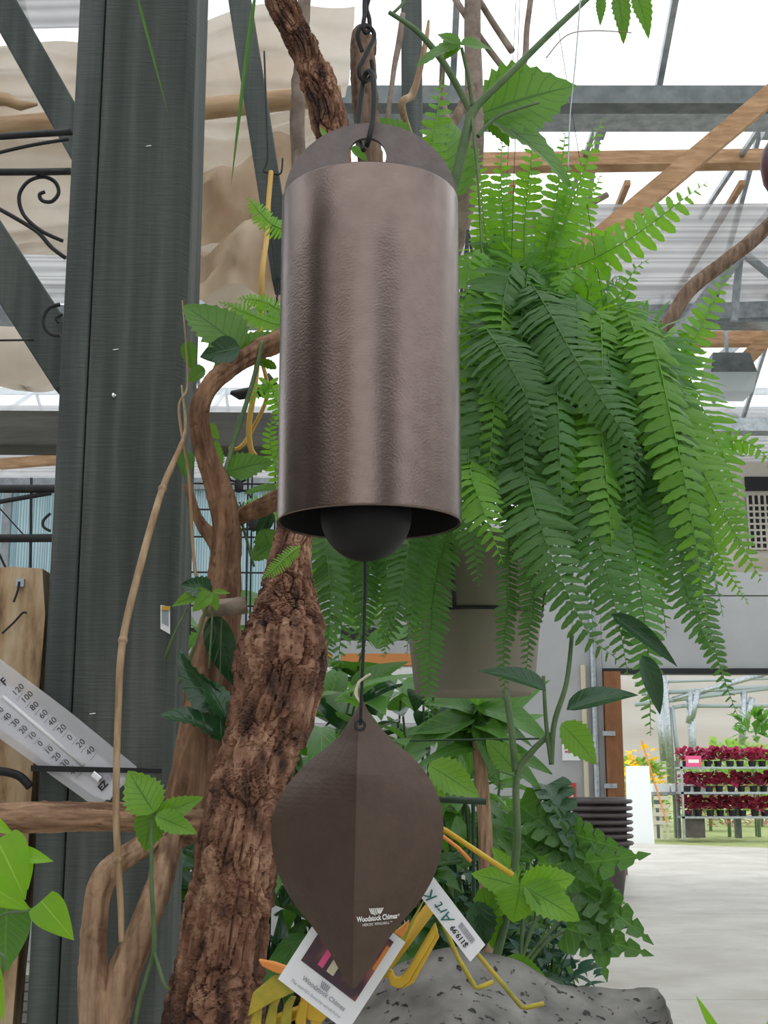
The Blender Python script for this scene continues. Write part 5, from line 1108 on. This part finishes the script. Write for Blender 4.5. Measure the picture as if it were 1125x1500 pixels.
for i in range(4): q = P(958,1168+i*12,32.2); MB().box((q.x,32.2,q.z-.06),(q.x+.36,32.25,q.z+.03)).build('board', M['cream'], pl)
for i in range(3): q = P(958,1206,32.25); MB().box((q.x+i*.15,32.25,0),(q.x+.06+i*.15,32.32,.75)).build('stringer', M['cream'], pl)
gm = [plant_mesh('pale', 260, .5, 1.5, .3, 20+s, .45) for s in range(3)]; ym = plant_mesh('yellowflower', 90, .5, 1.6, .22, 40, .9); rm = plant_mesh('outred', 150, .3, 1.3, .18, 41, .25)
def shrub(px, py, d, s, label, grp, meshes):
    q = P(px,py,d); t = thing('shrub', (q.x,d,-.06), label, 'shrub', grp)
    for nm, me, z in meshes: o = bpy.data.objects.new(nm, me); col.objects.link(o); o.parent = t; o.scale = (s,s,s); o.rotation_euler.z = px; o.location.z = z; o['kind'] = 'stuff'
    MB().tube([V((q.x,d,-.07)), V((q.x,d,s*.8))], .05, 6).build('stem', M['stem'], t)
for i, (px, d, s) in enumerate(((922,36,1.2),(955,38.5,1.0),(938,43,1.6))): shrub(px,1100,d,s,('low yellow flowering shrub right behind the white board','yellow flowering shrub behind the trays on the outdoor bench','taller yellow flowering shrub farthest behind the white board')[i],'yellow shrubs outside',[('foliage',gm[i%3],0),('flowers',ym,.25)])
for i, (px, d, s) in enumerate(((1035,39,1.7),(1110,42.5,1.9),(1070,46,2.1))): shrub(px,1090,d,s,('pale green shrub outside behind the pink price sign','pale green shrub outside behind the broad leaved plant','tallest pale green shrub between two others behind the cart')[i],'green shrubs behind the cart',[('foliage',gm[i%3],0)])
for i, (px, d) in enumerate(((1020,35),(1062,35),(1105,35))): shrub(px,1090,d,1.35,('reddish grassy shrub close behind the pink price sign','reddish grassy shrub between two like it behind the cart','reddish grassy shrub close behind the tall broad leaved plant')[i],'reddish shrubs behind the cart',[('stems',rm,0)])
gh2 = thing('hoop_house_frame', P(1000,1200,44), 'white pipe greenhouse frame standing in the yard', 'frame')
def pipe(a, b, r=.09): MB().tube([P(*a), P(*b)], r, 8).build('pipe', M['greybowl'] if r < .1 else M['galv'], gh2, smooth=True)
for p in (((972,985,44),(984,1150,44),.14),((1010,1013,44),(1018,1150,44),.13),((1022,1010,44),(1010,1060,44),.14),((1090,1012,44),(1086,1110,44),.12),((1102,1022,44),(1092,1060,44),.12),((930,1032,44),(1125,1008,44),.08),((940,1016,44),(1180,1003,44),.08),((985,1036,44),(1000,1034,44),.07),((1000,1034,44),(1150,1034,44),.07),((985,1036,44),(995,1130,44),.07),((985,1025,44),(1125,985,44),.10),((930,1000,44),(1180,992,44),.05),((965,1030,40),(972,1115,40),.10)): pipe(*p)
pb = thing('hanging_plant', P(1105,1075,34), 'broad leaved green plant standing tall behind the cart end', 'plant')
q = P(1100,1080,34); o = bpy.data.objects.new('foliage', plant_mesh('mid', 60, .5, .8, .5, 77, .5)); col.objects.link(o); o.parent = pb; o.location = (0,0,-.2); MB().tube([q+V((0,0,-.4)), (q.x,34,0)], .03, 6).build('stem', M['stem'], pb)
